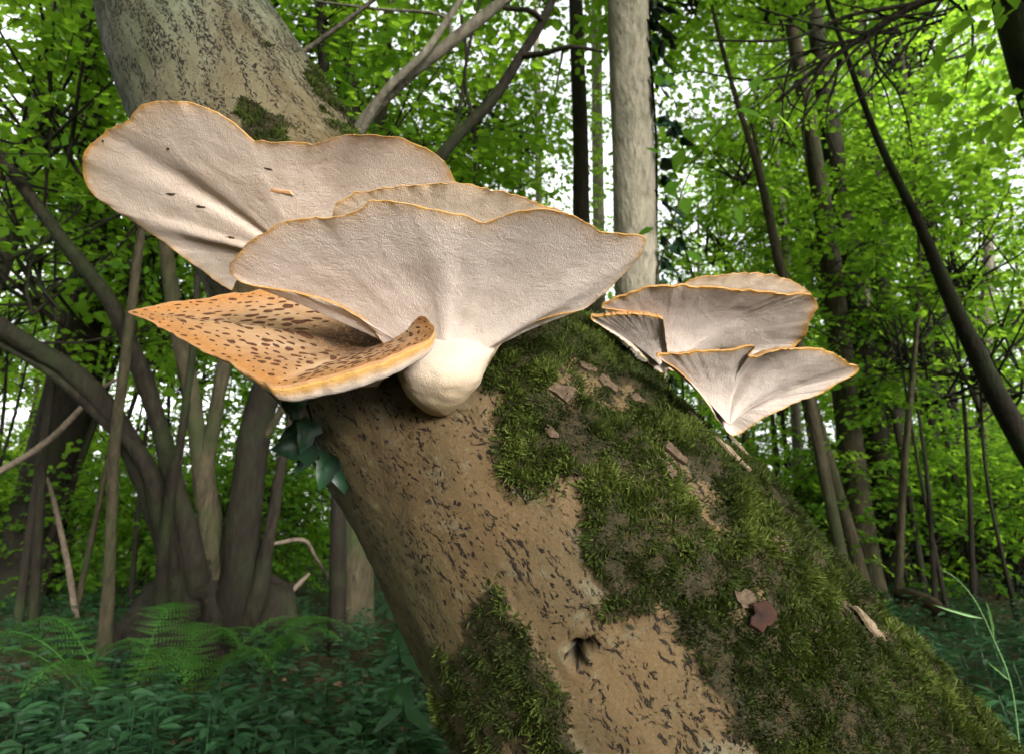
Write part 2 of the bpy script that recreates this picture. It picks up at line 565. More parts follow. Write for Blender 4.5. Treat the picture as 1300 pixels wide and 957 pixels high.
# ------------------------------------------------------------------ the leaning trunk
STATIONS = [  # left edge, right edge (photograph pixels), camera depth of the axis
    ((95, -260), (255, -290), 1.62), ((118, -90), (300, -130), 1.46), ((140, 40), (322, -36), 1.36), ((165, 135), (364, 29), 1.29),
    ((205, 235), (403, 90), 1.22), ((255, 334), (450, 165), 1.15), ((300, 420), (513, 216), 1.10),
    ((345, 492), (566, 259), 1.07), ((385, 545), (617, 300), 1.05), ((430, 630), (700, 362), 1.02),
    ((480, 720), (794, 440), 0.99), ((520, 795), (856, 496), .97), ((555, 866), (914, 545), .96),
    ((590, 950), (976, 606), .95), ((620, 1040), (1037, 668), .945), ((650, 1140), (1104, 735), .94),
    ((680, 1250), (1176, 806), .94), ((700, 1380), (1262, 884), .95), ((705, 1560), (1380, 1000), .97), ((690, 1760), (1520, 1130), 1.0)]
MOSS_MAIN = [(612, 462), (640, 438), (690, 392), (745, 380), (800, 425), (860, 490), (915, 548), (960, 560), (1040, 650), (1120, 745),
             (1260, 860), (1400, 990), (1300, 1200), (1020, 1080), (985, 960), (905, 880), (870, 800), (838, 770), (792, 800), (758, 735), (728, 690),
             (744, 640), (716, 592), (690, 612), (655, 598), (626, 560), (634, 520), (618, 495)]
MOSS_LOW = [(560, 880), (575, 805), (600, 772), (626, 742), (640, 770), (662, 790), (690, 815), (706, 850), (718, 900), (735, 960), (700, 1040), (600, 1020)]
MOSS_SMALL = [(300, 140), (318, 134), (345, 150), (362, 178), (340, 200), (315, 180)]
MOSS_EDGE = [(382, 92), (400, 100), (450, 160), (470, 190), (440, 180), (405, 132)]
BARE = [[(782, 492), (825, 508), (822, 520), (775, 512)], [(828, 560), (850, 560), (892, 612), (880, 632), (842, 605)],
        [(925, 735), (960, 745), (975, 790), (945, 800)], [(1060, 755), (1085, 765), (1135, 815), (1115, 822)], [(700, 470), (760, 470), (770, 505), (690, 505)], [(880, 640), (905, 650), (900, 690), (885, 680)]]
WOOD = [(838, 482), (862, 492), (905, 528), (950, 566), (930, 572), (893, 552), (855, 530), (836, 505)]

def build_trunk():
    K = []
    for (l, r, d) in STATIONS:
        a, b = P(*l, d), P(*r, d)
        K.append(np.concatenate([(a + b) / 2, [np.linalg.norm(b - a) / 2 * .965], b - a]))
    n, sides = 420, 300
    C = catmull(np.array(K)[::-1], n)
    ctr, rad, wv = C[:, :3], C[:, 3], unit(C[:, 4:7])
    t = unit(np.gradient(ctr, axis=0))
    wv = unit(wv - (wv * t).sum(1, keepdims=True) * t)
    bv = np.cross(t, wv)
    ln = np.concatenate([[0], np.cumsum(np.linalg.norm(np.diff(ctr, axis=0), axis=1))])
    an = np.linspace(0, 2 * math.pi, sides, endpoint=False)
    dirs = np.cos(an)[None, :, None] * wv[:, None] + np.sin(an)[None, :, None] * bv[:, None]
    V = ctr[:, None] + dirs * rad[:, None, None]
    tc = np.stack([an[None] * .24 + 0 * rad[:, None], ln[-1] - ln[:, None] + 0 * an[None], 0 * V[..., 0]], -1)
    tc[..., 1] -= .0
    q = V.reshape(-1, 3)
    px, py, d = proj(q)
    facing = ((q - CAMP) * dirs.reshape(-1, 3)).sum(1) < .02
    edge = fbm(q * 26, 3) * 18 + fbm(q * 85, 2) * 12
    ok = d > .2
    wob = fbm(q * 40 + 9, 3)
    pxx, pyy = px + edge, py + fbm(q * 26 + 40, 3) * 18 + fbm(q * 85 + 20, 2) * 12
    m1 = in_poly(pxx, pyy, MOSS_MAIN)
    bare = np.zeros(len(q), bool)
    for b in BARE: bare |= in_poly(pxx, pyy, b)
    m2 = in_poly(pxx, pyy, MOSS_LOW)
    m3 = in_poly(px + edge * .4, py + edge * .3, MOSS_SMALL) | in_poly(px + edge * .5, py, MOSS_EDGE)
    patch = fbm(q * 17 + 3, 3)
    moss = np.zeros(len(q))
    moss[m1 & ~bare & (patch > -.62)] = 1
    moss[m1 & ~bare & (patch > -.95) & (patch <= -.62)] = .7
    moss[m2 & (patch > -.5)] = 1
    moss[m3 & (patch > -.35)] = 1
    sc = (py < 190) & (px > 330) & (patch > .62); moss[sc] = .8
    back = ~facing
    upside = (dirs.reshape(-1, 3)[:, 2] > .25) & (q[:, 2] < 1.25)
    moss[back] = 0
    moss[back & upside & (patch > -.3)] = 1
    moss[~ok] = 0
    fr = in_poly(px + edge * 2.6, py + fbm(q * 26 + 40, 3) * 40, MOSS_MAIN) | in_poly(px + edge * 1.8, py + fbm(q * 26 + 40, 3) * 26, MOSS_LOW)
    moss[fr & facing & (moss == 0) & (patch > -.5)] = .3
    wood = (in_poly(px + edge * .5, py + edge * .5, WOOD) & facing).astype(float)
    hole_d = np.hypot((px - 731 - wob * 3) / 7.5, (py - 826 + (px - 731) * .6 - wob * 3) / 14)
    hole = np.clip(1.5 - hole_d, 0, 1) * facing
    hole2_d = np.hypot((px - 745 - wob * 2) / 9, (py - 816 - wob * 2) / 2.5)
    hole = np.maximum(hole, np.clip(1.4 - hole2_d, 0, 1) * facing)
    algae = np.clip(1 - np.abs(((px - np.interp(py, [0, 135, 334, 545, 720, 866, 1000], [135, 165, 255, 385, 480, 555, 600]))) / 110), 0, 1) * facing * (.55 + .45 * fbm(q * 9, 3))
    algae = np.clip(algae, 0, 1)
    ring = lambda a: a.reshape(n, sides)
    disp = .006 * fbm(q * 5, 3) + .0016 * fbm(q * 34, 3) + .0007 * fbm(q * 110, 2)
    disp += moss * (.006 + .007 * fbm(q * 30 + 5, 3)) - wood * (.012 + .006 * fbm(q * np.array([60, 60, 60]), 3)) - np.clip(hole * 2, 0, 1) * .03
    lip = np.exp(-((hole_d - 1.9) / .6) ** 2) * facing * .003
    disp += lip
    # root flare near the ground
    ang = np.tile(an, (n, 1)).reshape(-1)
    flare = np.clip((.42 - q[:, 2]) / .42, 0, 1.4) ** 2
    disp += flare * (.05 + .09 * np.maximum(0, np.sin(ang * 5 + 1.3)))
    V2 = q + dirs.reshape(-1, 3) * disp[:, None]
    i, j = np.meshgrid(np.arange(n - 1), np.arange(sides), indexing='ij'); j2 = (j + 1) % sides
    Fq = np.stack([i * sides + j, (i + 1) * sides + j, (i + 1) * sides + j2, i * sides + j2], -1).reshape(-1, 4)[:, ::-1]
    me = mesh('leaning_trunk', V2, Fq, MAIN_BARK, attrs={'tc': tc.reshape(-1, 3), 'moss': moss, 'wood': wood, 'hole': np.clip(hole * 4 - .8, 0, 1), 'algae': algae})
    nor = np.zeros((len(V2), 3), np.float32); me.vertices.foreach_get('normal', nor.ravel()) if False else None
    a = V2[Fq[:, 0]]; b = V2[Fq[:, 1]]; c = V2[Fq[:, 2]]; dd = V2[Fq[:, 3]]
    fn = np.cross(c - a, dd - b); area = np.linalg.norm(fn, axis=1) / 2; fn = unit(fn)
    if (fn * dirs.reshape(-1, 3)[Fq[:, 0]]).sum() < 0: fn = -fn
    top = ctr[-1]; topdir = t[-1]; toprad = rad[-1]
    return dict(me=me, V=V2, F=Fq, fn=fn, area=area, moss=moss, wood=wood, facing=facing, dirs=dirs.reshape(-1, 3), px=proj(V2)[0], py=proj(V2)[1], d=proj(V2)[2],
                top=top, topdir=topdir, toprad=toprad, base=ctr[0], tdir=np.repeat(t, sides, 0))
TR = build_trunk()

def trunk_at(px, py):
    k = np.where(TR['facing'] & (TR['d'] > .2))[0]
    i = k[np.argmin((TR['px'][k] - px) ** 2 + (TR['py'][k] - py) ** 2)]
    return TR['V'][i], TR['dirs'][i], TR['d'][i], TR['tdir'][i]

base = np.array([TR['base'][0], TR['base'][1], 0.0])
main_tree = thing('leaning_tree', base, 'thick leaning tree trunk, mossy and fleck-barked, carrying the bracket fungi', 'tree')
trunk_o = part('trunk', TR['me'], main_tree)

# moss as tens of thousands of little shoots
def build_moss():
    Fq, V = TR['F'], TR['V']
    fm = TR['moss'][Fq].mean(1)
    vis = TR['facing'][Fq].mean(1)
    ctr = V[Fq].mean(1)
    inview = (ctr[:, 2] > .05)
    clump = fbm(ctr * 45 + 2, 3); big = fbm(ctr * 16 + 8, 2)
    dens = np.clip(fm, 0, 1) ** 1.25 * np.where(vis > .4, 1.0, .12) * np.clip(1.0 + clump * .4, .75, 1.5) * inview * np.where(proj(ctr)[1] > 1010, .12, 1.0)
    w = TR['area'] * dens
    NS = 360000
    idx = RNG.choice(len(Fq), NS, p=w / w.sum())
    # fringe strays
    uv = RNG.random((NS, 2))
    q = V[Fq[idx]]
    p = (q[:, 0] * ((1 - uv[:, :1]) * (1 - uv[:, 1:])) + q[:, 1] * (uv[:, :1] * (1 - uv[:, 1:])) + q[:, 2] * (uv[:, :1] * uv[:, 1:]) + q[:, 3] * ((1 - uv[:, :1]) * uv[:, 1:]))
    nrm = TR['fn'][idx]
    cl = clump[idx]; bg = big[idx]
    ln = (.0040 + .0050 * RNG.random(NS) ** 1.5) * (1 + .5 * np.clip(cl, -1, 1)) * (1 + .25 * np.clip(bg, -1, 1))
    lump = unit(np.stack([fbm(p * 60 + 1, 2), fbm(p * 60 + 31, 2), fbm(p * 60 + 61, 2)], -1))
    ax = unit(nrm * .8 + lump * .8 + RNG.normal(0, .45, (NS, 3)) + np.array([0, 0, .15]))
    sd_ = unit(np.cross(ax, RNG.normal(0, 1, (NS, 3))))
    ln = ln * np.where(RNG.random(NS) < .12, 1.6, 1.0)
    wd = np.minimum(ln * (.075 + .055 * RNG.random(NS)), .0011)
    bend = unit(np.cross(ax, sd_)) * (ln * .25 * RNG.normal(0, 1, NS))[:, None]
    root = p - nrm * .0015
    v0 = root - sd_ * wd[:, None] * .5; v1 = root + sd_ * wd[:, None] * .5
    mid = root + ax * (ln * .55)[:, None] + bend * .4
    v2 = mid + sd_ * wd[:, None]; v3 = mid - sd_ * wd[:, None]
    v4 = root + ax * ln[:, None] + bend
    VV = np.stack([v0, v1, v2, v3, v4], 1).reshape(-1, 3)
    o = np.arange(NS)[:, None] * 5
    quads = o + np.array([[0, 1, 2, 3]]); tris = o + np.array([[3, 2, 4]])
    tint = np.clip(.40 + .35 * np.clip(bg, -1, 1) + .2 * cl + RNG.normal(0, .14, NS), 0, 1)
    tv = np.stack([tint * .45, tint * .45, tint * .9, tint * .9, np.clip(tint * 1.15, 0, 1)], 1).ravel()
    me = mesh('moss', VV, [quads, tris], MOSS, smooth=False, attrs={'tint': tv})
    part('moss', me, main_tree, kind='stuff')
build_moss()

# ------------------------------------------------------------------ bracket fungi
def frame_plane(tau, roll):
    """down-facing normal of a cap whose rim rises toward the camera by tau and to the right by roll"""
    a = np.array([math.cos(roll), 0, math.sin(roll)])
    b = np.array([0, -math.cos(tau), math.sin(tau)])
    n = np.cross(a, b)
    n = n / np.linalg.norm(n)
    return n if n[2] < 0 else -n

def hit(px, py, p0, n):
    r = ray(px, py)
    d = ((p0 - CAMP) @ n) / (r @ n)
    return CAMP + r * d

def cap_mesh(name, rim, pole, nd, drop, th0, th1, mat, waves=(), gexp=2.4, NR=46, NU=220, seed=0, thick_fn=None, primary_top=False, gblend=1.0, rough=.0006):
    """rim (k,3) closed loop; pole 3D; nd: direction of the primary face. Other face lies behind it by the thickness."""
    rim = catmull(rim, NU, closed=True)
    u = np.linspace(0, 1, NU, endpoint=False)
    fine = fbm(np.stack([np.cos(u * 6.283) * 9, np.sin(u * 6.283) * 9, u * 0 + seed * 3.3], -1), 3)
    rim = rim + unit(rim - pole) * (.0022 * fbm(np.stack([np.cos(u * 6.283) * 16, np.sin(u * 6.283) * 16, u * 0 + seed * 5.3 + 2], -1), 2))[:, None]
    s = np.linspace(0, 1, NR)
    v = 1 - (1 - s) ** 1.6
    v[0] = 0.015
    g = 1 - (1 - v) ** gexp
    S = pole + (rim - pole)[None] * v[:, None, None] - nd * (drop * (g - v))[:, None, None]
    for (uc, wid, amp) in waves:               # radial folds: centre, width (share of turn), height
        du = (u - uc + .5) % 1 - .5
        prof = np.exp(-(du / wid) ** 2)
        S = S + nd * amp * prof[None, :, None] * (np.sin(np.clip(v, 0, 1) * math.pi) ** .8)[:, None, None]
    S = S + nd * (.0014 * fbm(S * 12 + seed, 2) * np.sin(v * math.pi)[:, None] + rough * fbm(S * 70 + seed, 2) * (1 - v ** 6)[:, None])[..., None]
    S = S + nd * (.0022 * fine)[None, :, None] * (v ** 14)[:, None, None]
    edge = np.sqrt(np.clip(1 - (np.clip(v - .955, 0, 1) / .045) ** 2, 0, 1))
    th = (th1 + (th0 - th1) * (1 - v) ** 1.3) * edge
    TH = th[:, None] * np.ones(NU)[None]
    if thick_fn is not None: TH = TH * thick_fn(u)[None]
    T = S - nd * TH[..., None]
    A = S.reshape(-1, 3)
    B = T[:-1].reshape(-1, 3)
    nA = len(A)
    i, j = np.meshgrid(np.arange(NR - 1), np.arange(NU), indexing='ij'); j2 = (j + 1) % NU
    Fa = np.stack([i * NU + j, i * NU + j2, (i + 1) * NU + j2, (i + 1) * NU + j], -1).reshape(-1, 4)
    def bi(ii, jj): return np.where(ii < NR - 1, nA + ii * NU + jj, ii * NU + jj)
    Fb = np.stack([bi(i, j), bi(i + 1, j), bi(i + 1, j2), bi(i, j2)], -1).reshape(-1, 4)
    V = np.concatenate([A, B, [S[0].mean(0)], [T[0].mean(0)]])
    k = len(V) - 2
    jj = np.arange(NU)
    ta = np.stack([(jj + 1) % NU, jj, np.full(NU, k)], -1)
    tb = np.stack([nA + jj, nA + (jj + 1) % NU, np.full(NU, k + 1)], -1)
    va = np.repeat(v, NU); vb = np.repeat(v[:-1], NU)
    va_ = np.concatenate([va, vb, [0, 0]])
    sa, sb = (1.0, 0.0) if primary_top else (0.0, 1.0)
    side = np.concatenate([np.full(nA, sa), np.full(len(B), sb), [sa, sb]])
    L = np.linalg.norm(rim - pole, axis=1)
    circ = np.cumsum(np.linalg.norm(np.diff(rim, axis=0, append=rim[:1]), axis=1))
    radc = np.stack([np.tile(circ, NR), (v[:, None] * L[None]).ravel(), np.zeros(nA)], -1)
    radv = np.concatenate([radc, radc[:len(B)], [[0, 0, 0]], [[0, 0, 1]]])
    # orient by primary face
    me = mesh(name, V, [np.concatenate([Fa, Fb]), np.concatenate([ta, tb])], mat, attrs={'v': va_, 'side': side, 'rad': radv})
    return me, S, T, v

def px_cap(name, parent, outline, pole_px, pole_d, tau, roll, drop, th0, th1, mat=None, lift=0.0, plane_at=None, **kw):
    nd = frame_plane(R(tau), R(roll))
    pole = P(*pole_px, pole_d)
    ref = pole - nd * lift if plane_at is None else P(*plane_at) - nd * lift
    rim = np.array([hit(a, b, ref, nd) for a, b in outline])
    me, S, T, v = cap_mesh(name, rim, pole, nd, drop, th0, th1, mat or FUNGUS, **kw)
    o = part(name, me, parent)
    return o, rim, pole, S, T, v

def loft_stem(name, parent, sts, mat, depth_ratio=.7, n=36, sides=40, seed=0):
    """rounded stem from stations (left px, right px, depth)"""
    K = []
    for l, r, d in sts:
        a, b = P(*l, d), P(*r, d)
        K.append(np.concatenate([(a + b) / 2, [np.linalg.norm(b - a) / 2]]))
    C = catmull(np.array(K), n)
    ctr, rad = C[:, :3], np.maximum(C[:, 3], .0005)
    an = np.linspace(0, 2 * math.pi, sides, endpoint=False)
    V = ctr[:, None] + rad[:, None, None] * (np.cos(an)[None, :, None] * RGT + np.sin(an)[None, :, None] * depth_ratio * FWD)
    V = V.reshape(-1, 3)
    dirs = unit(V - np.repeat(ctr, sides, 0))
    V = V + dirs * (.0025 * fbm(V * 30 + seed, 3) + .0008 * fbm(V * 120 + seed, 2))[:, None]
    i, j = np.meshgrid(np.arange(n - 1), np.arange(sides), indexing='ij'); j2 = (j + 1) % sides
    Fq = np.stack([i * sides + j, (i + 1) * sides + j, (i + 1) * sides + j2, i * sides + j2], -1).reshape(-1, 4)
    V = np.concatenate([V, ctr[:1], ctr[-1:]])
    jj = np.arange(sides)
    t1 = np.stack([jj, (jj + 1) % sides, np.full(sides, len(V) - 2)], -1)
    t2 = np.stack([(n - 1) * sides + (jj + 1) % sides, (n - 1) * sides + jj, np.full(sides, len(V) - 1)], -1)
    yel = np.concatenate([np.repeat(np.clip((np.linspace(0, 1, n) - .42) / .5, 0, 1) ** 1.2 * .8, sides), [0, .7]])
    me = mesh(name, V, [Fq, np.concatenate([t1, t2])], mat, attrs={'v': np.full(len(V), .5), 'side': np.zeros(len(V)), 'rad': V * .2, 'yel': yel})
    return part(name, me, parent)

def fleck(name, parent, p, n, along, length, width, mat, lift=.0006, seed=0, tilt=0.0, thick=.0015):
    """small irregular flake lying on a surface"""
    rr = random.Random(seed)
    n = n / np.linalg.norm(n)
    a = along - (along @ n) * n; a = a / np.linalg.norm(a)
    b = np.cross(n, a)
    K = 14
    ring = []
    for k in range(K):
        an = 2 * math.pi * k / K
        r = 1 + rr.uniform(-.42, .30)
        ring.append(p + a * math.cos(an) * length / 2 * r + b * math.sin(an) * width / 2 * r + n * (lift + tilt * math.cos(an)))
    ring = np.array(ring)
    lo = p + (ring - p) * 1.06 - n * thick
    c = ring.mean(0) + n * thick * .4
    V = np.concatenate([ring, lo, [c]])
    jj = np.arange(K); j2 = (jj + 1) % K
    q = np.stack([jj, K + jj, K + j2, j2], -1)
    t = np.stack([jj, j2, np.full(K, 2 * K)], -1)
    return part(name, mesh(name, V, [q, t], mat, smooth=False), parent)

# --- upper left bracket: two lobes
pA, nA_, dA, _ = trunk_at(372, 318)
fung_a = thing('bracket_fungus', pA, 'large two-lobed pale bracket fungus, topmost on the leaning trunk', 'fungus')
OUT_A = [(104, 213), (111, 189), (130, 170), (160, 153), (171, 141), (193, 129), (230, 130), (262, 137), (290, 152), (310, 168), (327, 179),
         (365, 181), (400, 183), (424, 176), (445, 171), (485, 172), (520, 180), (550, 193), (569, 210), (578, 232), (570, 258), (535, 290), (480, 330),
         (430, 362), (380, 378), (325, 378), (290, 366), (255, 342), (215, 313), (180, 291), (146, 268), (120, 248), (108, 231)]
capA, rimA, poleA, SA, TA, vA = px_cap('cap', fung_a, OUT_A, (385, 335), dA - .004, 33, -4, .022, .05, .006, lift=.012, mat=FUNGUS_A,
       waves=[(.34, .045, -.009), (.22, .06, .004), (.055, .022, -.006), (.93, .03, .005), (.5, .08, .006)], seed=1)

def on_cap(S, px, py):
    a, b, d = proj(S.reshape(-1, 3))
    i = int(np.argmin((a - px) ** 2 + (b - py) ** 2))
    return S.reshape(-1, 3)[i]
ndA = frame_plane(R(33), R(-4))
for k, (x, y, l, w, ang) in enumerate([(212, 190, .0035, .003, 0), (216, 247, .012, .003, 15), (252, 262, .011, .0035, 40), (293, 301, .012, .003, 55), (342, 215, .011, .0022, 60), (131, 179, .003, .002, 0)]):
    q = on_cap(SA, x, y)
    dr = RGT * math.cos(R(ang)) - np.array([0, .5, 1]) * math.sin(R(ang))
    fleck('mark', fung_a, q, ndA, dr, l, w, DARKROT, seed=k, thick=.001)
q = on_cap(SA, 352, 245)
fleck('bruise', fung_a, q, ndA, RGT * .75 - np.array([0, .3, .65]), .038, .006, mat_simple('bruise_brown', (.34, .17, .07), (.55, .33, .18), 160), seed=11, lift=.0004, thick=.001)

# --- main cluster: front cap, scaly folded cap, rear cap, one stem
pC, nC, dC, _ = trunk_at(560, 515)
fung_c = thing('bracket_fungus', pC, 'broad pale bracket fungus on a stubby stem with a folded scaly brown lobe', 'fungus')
OUT_C = [(291, 343), (297, 328), (315, 310), (345, 290), (375, 279), (410, 277), (435, 274), (455, 266), (470, 257), (493, 255), (520, 259), (550, 266),
         (590, 275), (618, 281), (645, 273), (672, 266), (705, 269), (735, 279), (765, 294), (790, 297), (812, 298), (821, 306), (812, 326), (790, 352), (765, 375),
         (740, 393), (700, 402), (662, 416), (643, 430), (628, 450), (610, 474), (566, 490), (518, 480), (498, 452), (470, 414), (440, 394), (405, 380), (360, 369), (315, 361), (298, 353)]
dC0 = dC - .035
capC, rimC, poleC, SC, TC, vC = px_cap('front_cap', fung_c, OUT_C, (566, 482), dC0 + .03, 30, 1, .034, .05, .006, lift=.012, plane_at=(572, 440, dC0), gexp=2.8,
       waves=[(.23, .03, .005), (.45, .04, .005), (.33, .03, -.005), (.86, .05, .006)], seed=2)
OUT_B = [(423, 275), (430, 257), (452, 246), (500, 238), (540, 234), (575, 233), (610, 238), (650, 247), (690, 261), (726, 276), (720, 300), (660, 335), (580, 350), (500, 335), (445, 300)]
pB, nB, dB, _ = trunk_at(570, 360)
capB, *_ = px_cap('rear_cap', fung_c, OUT_B, (565, 352), dB - .035, 30, 0, .02, .04, .005, mat=FUNGUS_TAN, lift=.02, seed=3)
# stubby stem
loft_stem('stem', fung_c, [((530, 395), (612, 390), dC0 + .115), ((512, 418), (628, 410), dC0 + .085), ((501, 441), (632, 431), dC0 + .048), ((500, 462), (622, 450), dC0 + .018), ((507, 484), (612, 475), dC0 + .006),
                           ((518, 505), (598, 496), dC0 + .010), ((534, 520), (581, 516), dC0 + .018), ((548, 527), (569, 526), dC0 + .026), ((557, 528), (561, 528), dC0 + .034)], FUNGUS_N, .85, seed=4, n=60, sides=64)

# folded scaly lobe: its upper skin shows
RIM_D = [(163, 395, .74), (205, 387, .77), (250, 380, .80), (300, 372, .83), (345, 366, .85), (400, 368, .85), (440, 384, .84), (470, 404, .81), (492, 402, .775), (522, 398, .735), (545, 408, .70),
         (551, 419, .67), (543, 430, .655), (500, 450, .63), (440, 470, .615), (390, 482, .607), (348, 491, .60), (334, 483, .605), (300, 465, .625), (262, 447, .648), (225, 427, .675), (190, 408, .71)]
poleD = P(470, 437, min(.84, trunk_at(470, 437)[2] - .02))
RIM_D = [(a, b, min(d, trunk_at(a, b)[2] - .012) if a > 300 and b < 412 else d) for a, b, d in RIM_D]
ndD = unit(np.array([-.12, -.62, .72]))
kD = len(RIM_D)
def thD(u):
    x = np.interp(u, [0, .2, .45, .52, .58, .64, .70, .74, .78, .83, 1.0], [.35, .6, 1.0, 1.2, 1.9, 2.1, 1.9, 1.3, .7, .4, .35])
    return x
meD, SD, TD, vD = cap_mesh('scaly_cap', np.array([P(a, b, d) for a, b, d in RIM_D]), poleD, ndD, -.006, .030, .011, FUNGUS_D, seed=5, thick_fn=thD, primary_top=True, gexp=2.2,
                           waves=[(.95, .05, .006), (.80, .05, -.004)], rough=.0009)
capD = part('scaly_cap', meD, fung_c)
# appressed brown scales on the upper skin, in rough rings
def build_scales():
    parts = []
    NR_, NU_ = SD.shape[:2]
    cnt = 0
    pts = []
    tries = 0
    while cnt < 300 and tries < 12000:
        tries += 1
        v = random.uniform(.22, .95) ** .75
        i = int(np.searchsorted(vD, v)); j = random.randrange(NU_)
        if i < 3 or i >= NR_ - 2: continue
        p = SD[i, j]
        big = .0112 * (1 - .35 * v)
        if any(((p - q) ** 2).sum() < (big * 1.25) ** 2 for q in pts): continue
        rdir = unit(SD[i + 1, j] - SD[i - 1, j]); cdir = unit(SD[i, (j + 1) % NU_] - SD[i, j - 1])
        n = unit(np.cross(rdir, cdir)); n = n if n @ ndD > 0 else -n
        L = big * random.choice([.4, .6, .8, 1.0, 1.25]) * random.uniform(.85, 1.15); W = L * random.uniform(.35, .7)
        if v > .85: L *= .6; W *= .6
        K = 8
        ring = []
        for k in range(K):
            an = 2 * math.pi * k / K
            r = random.uniform(.7, 1.25)
            a = cdir + rdir * random.uniform(-.1, .1)
            ring.append(p + cdir * math.cos(an) * L * .72 * r + rdir * math.sin(an) * W * .9 * r + n * .0002)
        ring = np.array(ring)
        c = ring.mean(0) + n * .0011
        jj = np.arange(K)
        lo = p + (ring - p) * 1.05 - n * .0008
        parts.append((np.concatenate([ring, lo, [c]]), [np.stack([jj, K + jj, K + (jj + 1) % K, (jj + 1) % K], -1), np.stack([jj, (jj + 1) % K, np.full(K, 2 * K)], -1)]))
        pts.append(p); cnt += 1
    V, F_ = merge(parts)
    o = obj('scales', mesh('scales', V, F_, SCALE_M), capD, kind='stuff')
build_scales()

# --- right cluster
pI, nI, dI, _ = trunk_at(905, 545)
pF, nF, dF, _ = trunk_at(838, 468)
fung_r = thing('bracket_fungus', pF, 'tiered cluster of smaller pale bracket fungi beside the mossy crest of the trunk', 'fungus')
OUT_F = [(764, 391), (770, 383), (800, 372), (840, 363), (875, 364), (910, 366), (945, 369), (975, 371), (1005, 375), (1029, 374), (1038, 388), (1030, 402), (1018, 432), (1000, 443), (965, 452),
         (920, 462), (880, 470), (852, 470), (838, 452), (838, 425), (842, 408), (820, 400), (790, 396)]
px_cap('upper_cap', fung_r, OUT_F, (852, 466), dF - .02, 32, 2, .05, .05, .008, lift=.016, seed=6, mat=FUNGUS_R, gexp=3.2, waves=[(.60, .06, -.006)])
OUT_G = [(850, 372), (872, 358), (900, 351), (935, 347), (965, 347), (992, 353), (1018, 364), (1030, 376), (1026, 400), (1012, 436), (960, 446), (900, 430), (862, 402)]
px_cap('back_cap', fung_r, OUT_G, (885, 440), dF + .045, 30, 0, .02, .03, .005, mat=FUNGUS_TAN, lift=.03, seed=7)
OUT_H = [(750, 404), (768, 401), (795, 399), (820, 400), (839, 404), (843, 414), (846, 440), (848, 468), (836, 472), (815, 452), (790, 432), (765, 415)]
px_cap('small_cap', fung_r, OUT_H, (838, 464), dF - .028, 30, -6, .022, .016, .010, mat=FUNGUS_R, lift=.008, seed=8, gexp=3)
OUT_I = [(834, 453), (850, 449), (880, 447), (915, 445), (945, 441), (958, 440), (950, 451), (962, 452), (985, 445), (1005, 442), (1030, 443), (1055, 448), (1072, 456), (1080, 463), (1091, 465), (1087, 474),
         (1068, 484), (1040, 500), (1005, 514), (970, 530), (946, 546), (930, 552), (915, 538), (900, 515), (884, 494), (860, 470)]
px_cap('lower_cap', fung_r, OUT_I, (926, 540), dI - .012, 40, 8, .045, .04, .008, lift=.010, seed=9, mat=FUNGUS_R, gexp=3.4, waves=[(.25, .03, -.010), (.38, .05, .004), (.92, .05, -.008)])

# ------------------------------------------------------------------ small things on the trunk
def chip(x, y, l, w, ang, mat, name, label, seed, tilt=.002):
    p, n, d, t = trunk_at(x, y)
    b = np.cross(n, t)
    dr = RGT * math.cos(R(ang)) - UPV * math.sin(R(ang))
    return fleck(name, main_tree, p + n * .004, n, dr, l, w, mat, lift=.001, seed=seed, tilt=tilt, thick=.0035)
for k, a in enumerate([(712, 496, .045, .020, 20, CHIP, 'bark_chip'), (705, 492, .026, .009, 30, WOODCHIP, 'wood_splinter'), (805, 503, .022, .016, 10, CHIP, 'bark_chip'), (768, 486, .030, .022, 70, CHIP, 'bark_chip'),
                       (745, 470, .025, .012, 25, CHIP, 'bark_chip'), (930, 578, .055, .014, 40, WOODCHIP, 'wood_splinter'), (942, 570, .050, .010, 42, WOODCHIP, 'wood_splinter'), (895, 515, .022, .020, 0, WOODCHIP, 'wood_splinter'),
                       (860, 575, .045, .018, 55, CHIP, 'bark_chip'), (848, 595, .030, .014, 60, CHIP, 'bark_chip'), (1100, 792, .06, .016, 42, WOODCHIP, 'wood_splinter'), (1075, 770, .05, .016, 40, CHIP, 'bark_chip'),
                       (985, 690, .03, .014, 35, CHIP, 'bark_chip'), (700, 548, .02, .010, 50, CHIP, 'bark_chip'), (945, 765, .028, .02, 20, CHIP, 'bark_chip')]):
    chip(*a, '', k + 20)

p, n, d, t = trunk_at(962, 786)
dl = thing('dead_leaf', p, 'dark red-brown dead leaf caught in the moss low on the trunk', 'leaf')
fleck('blade', dl, p + n * .010, n, RGT, .030, .026, DEADLEAF, lift=.002, seed=5, tilt=.003, thick=.001)

# ------------------------------------------------------------------ leaves
LT_V = np.array([[0, 0, 0], [-.34, .34, .05], [.34, .34, .05], [0, .5, -.02], [-.24, .72, .03], [.24, .72, .03], [0, 1.0, -.05]])
LT_F = np.array([[0, 3, 1], [0, 2, 3], [1, 3, 4], [3, 2, 5], [4, 3, 6], [3, 5, 6]])
LS_V = np.array([[0, 0, 0], [-.36, .42, .05], [.36, .42, .05], [0, 1.0, -.04]])
LS_F = np.array([[0, 2, 3], [0, 3, 1]])

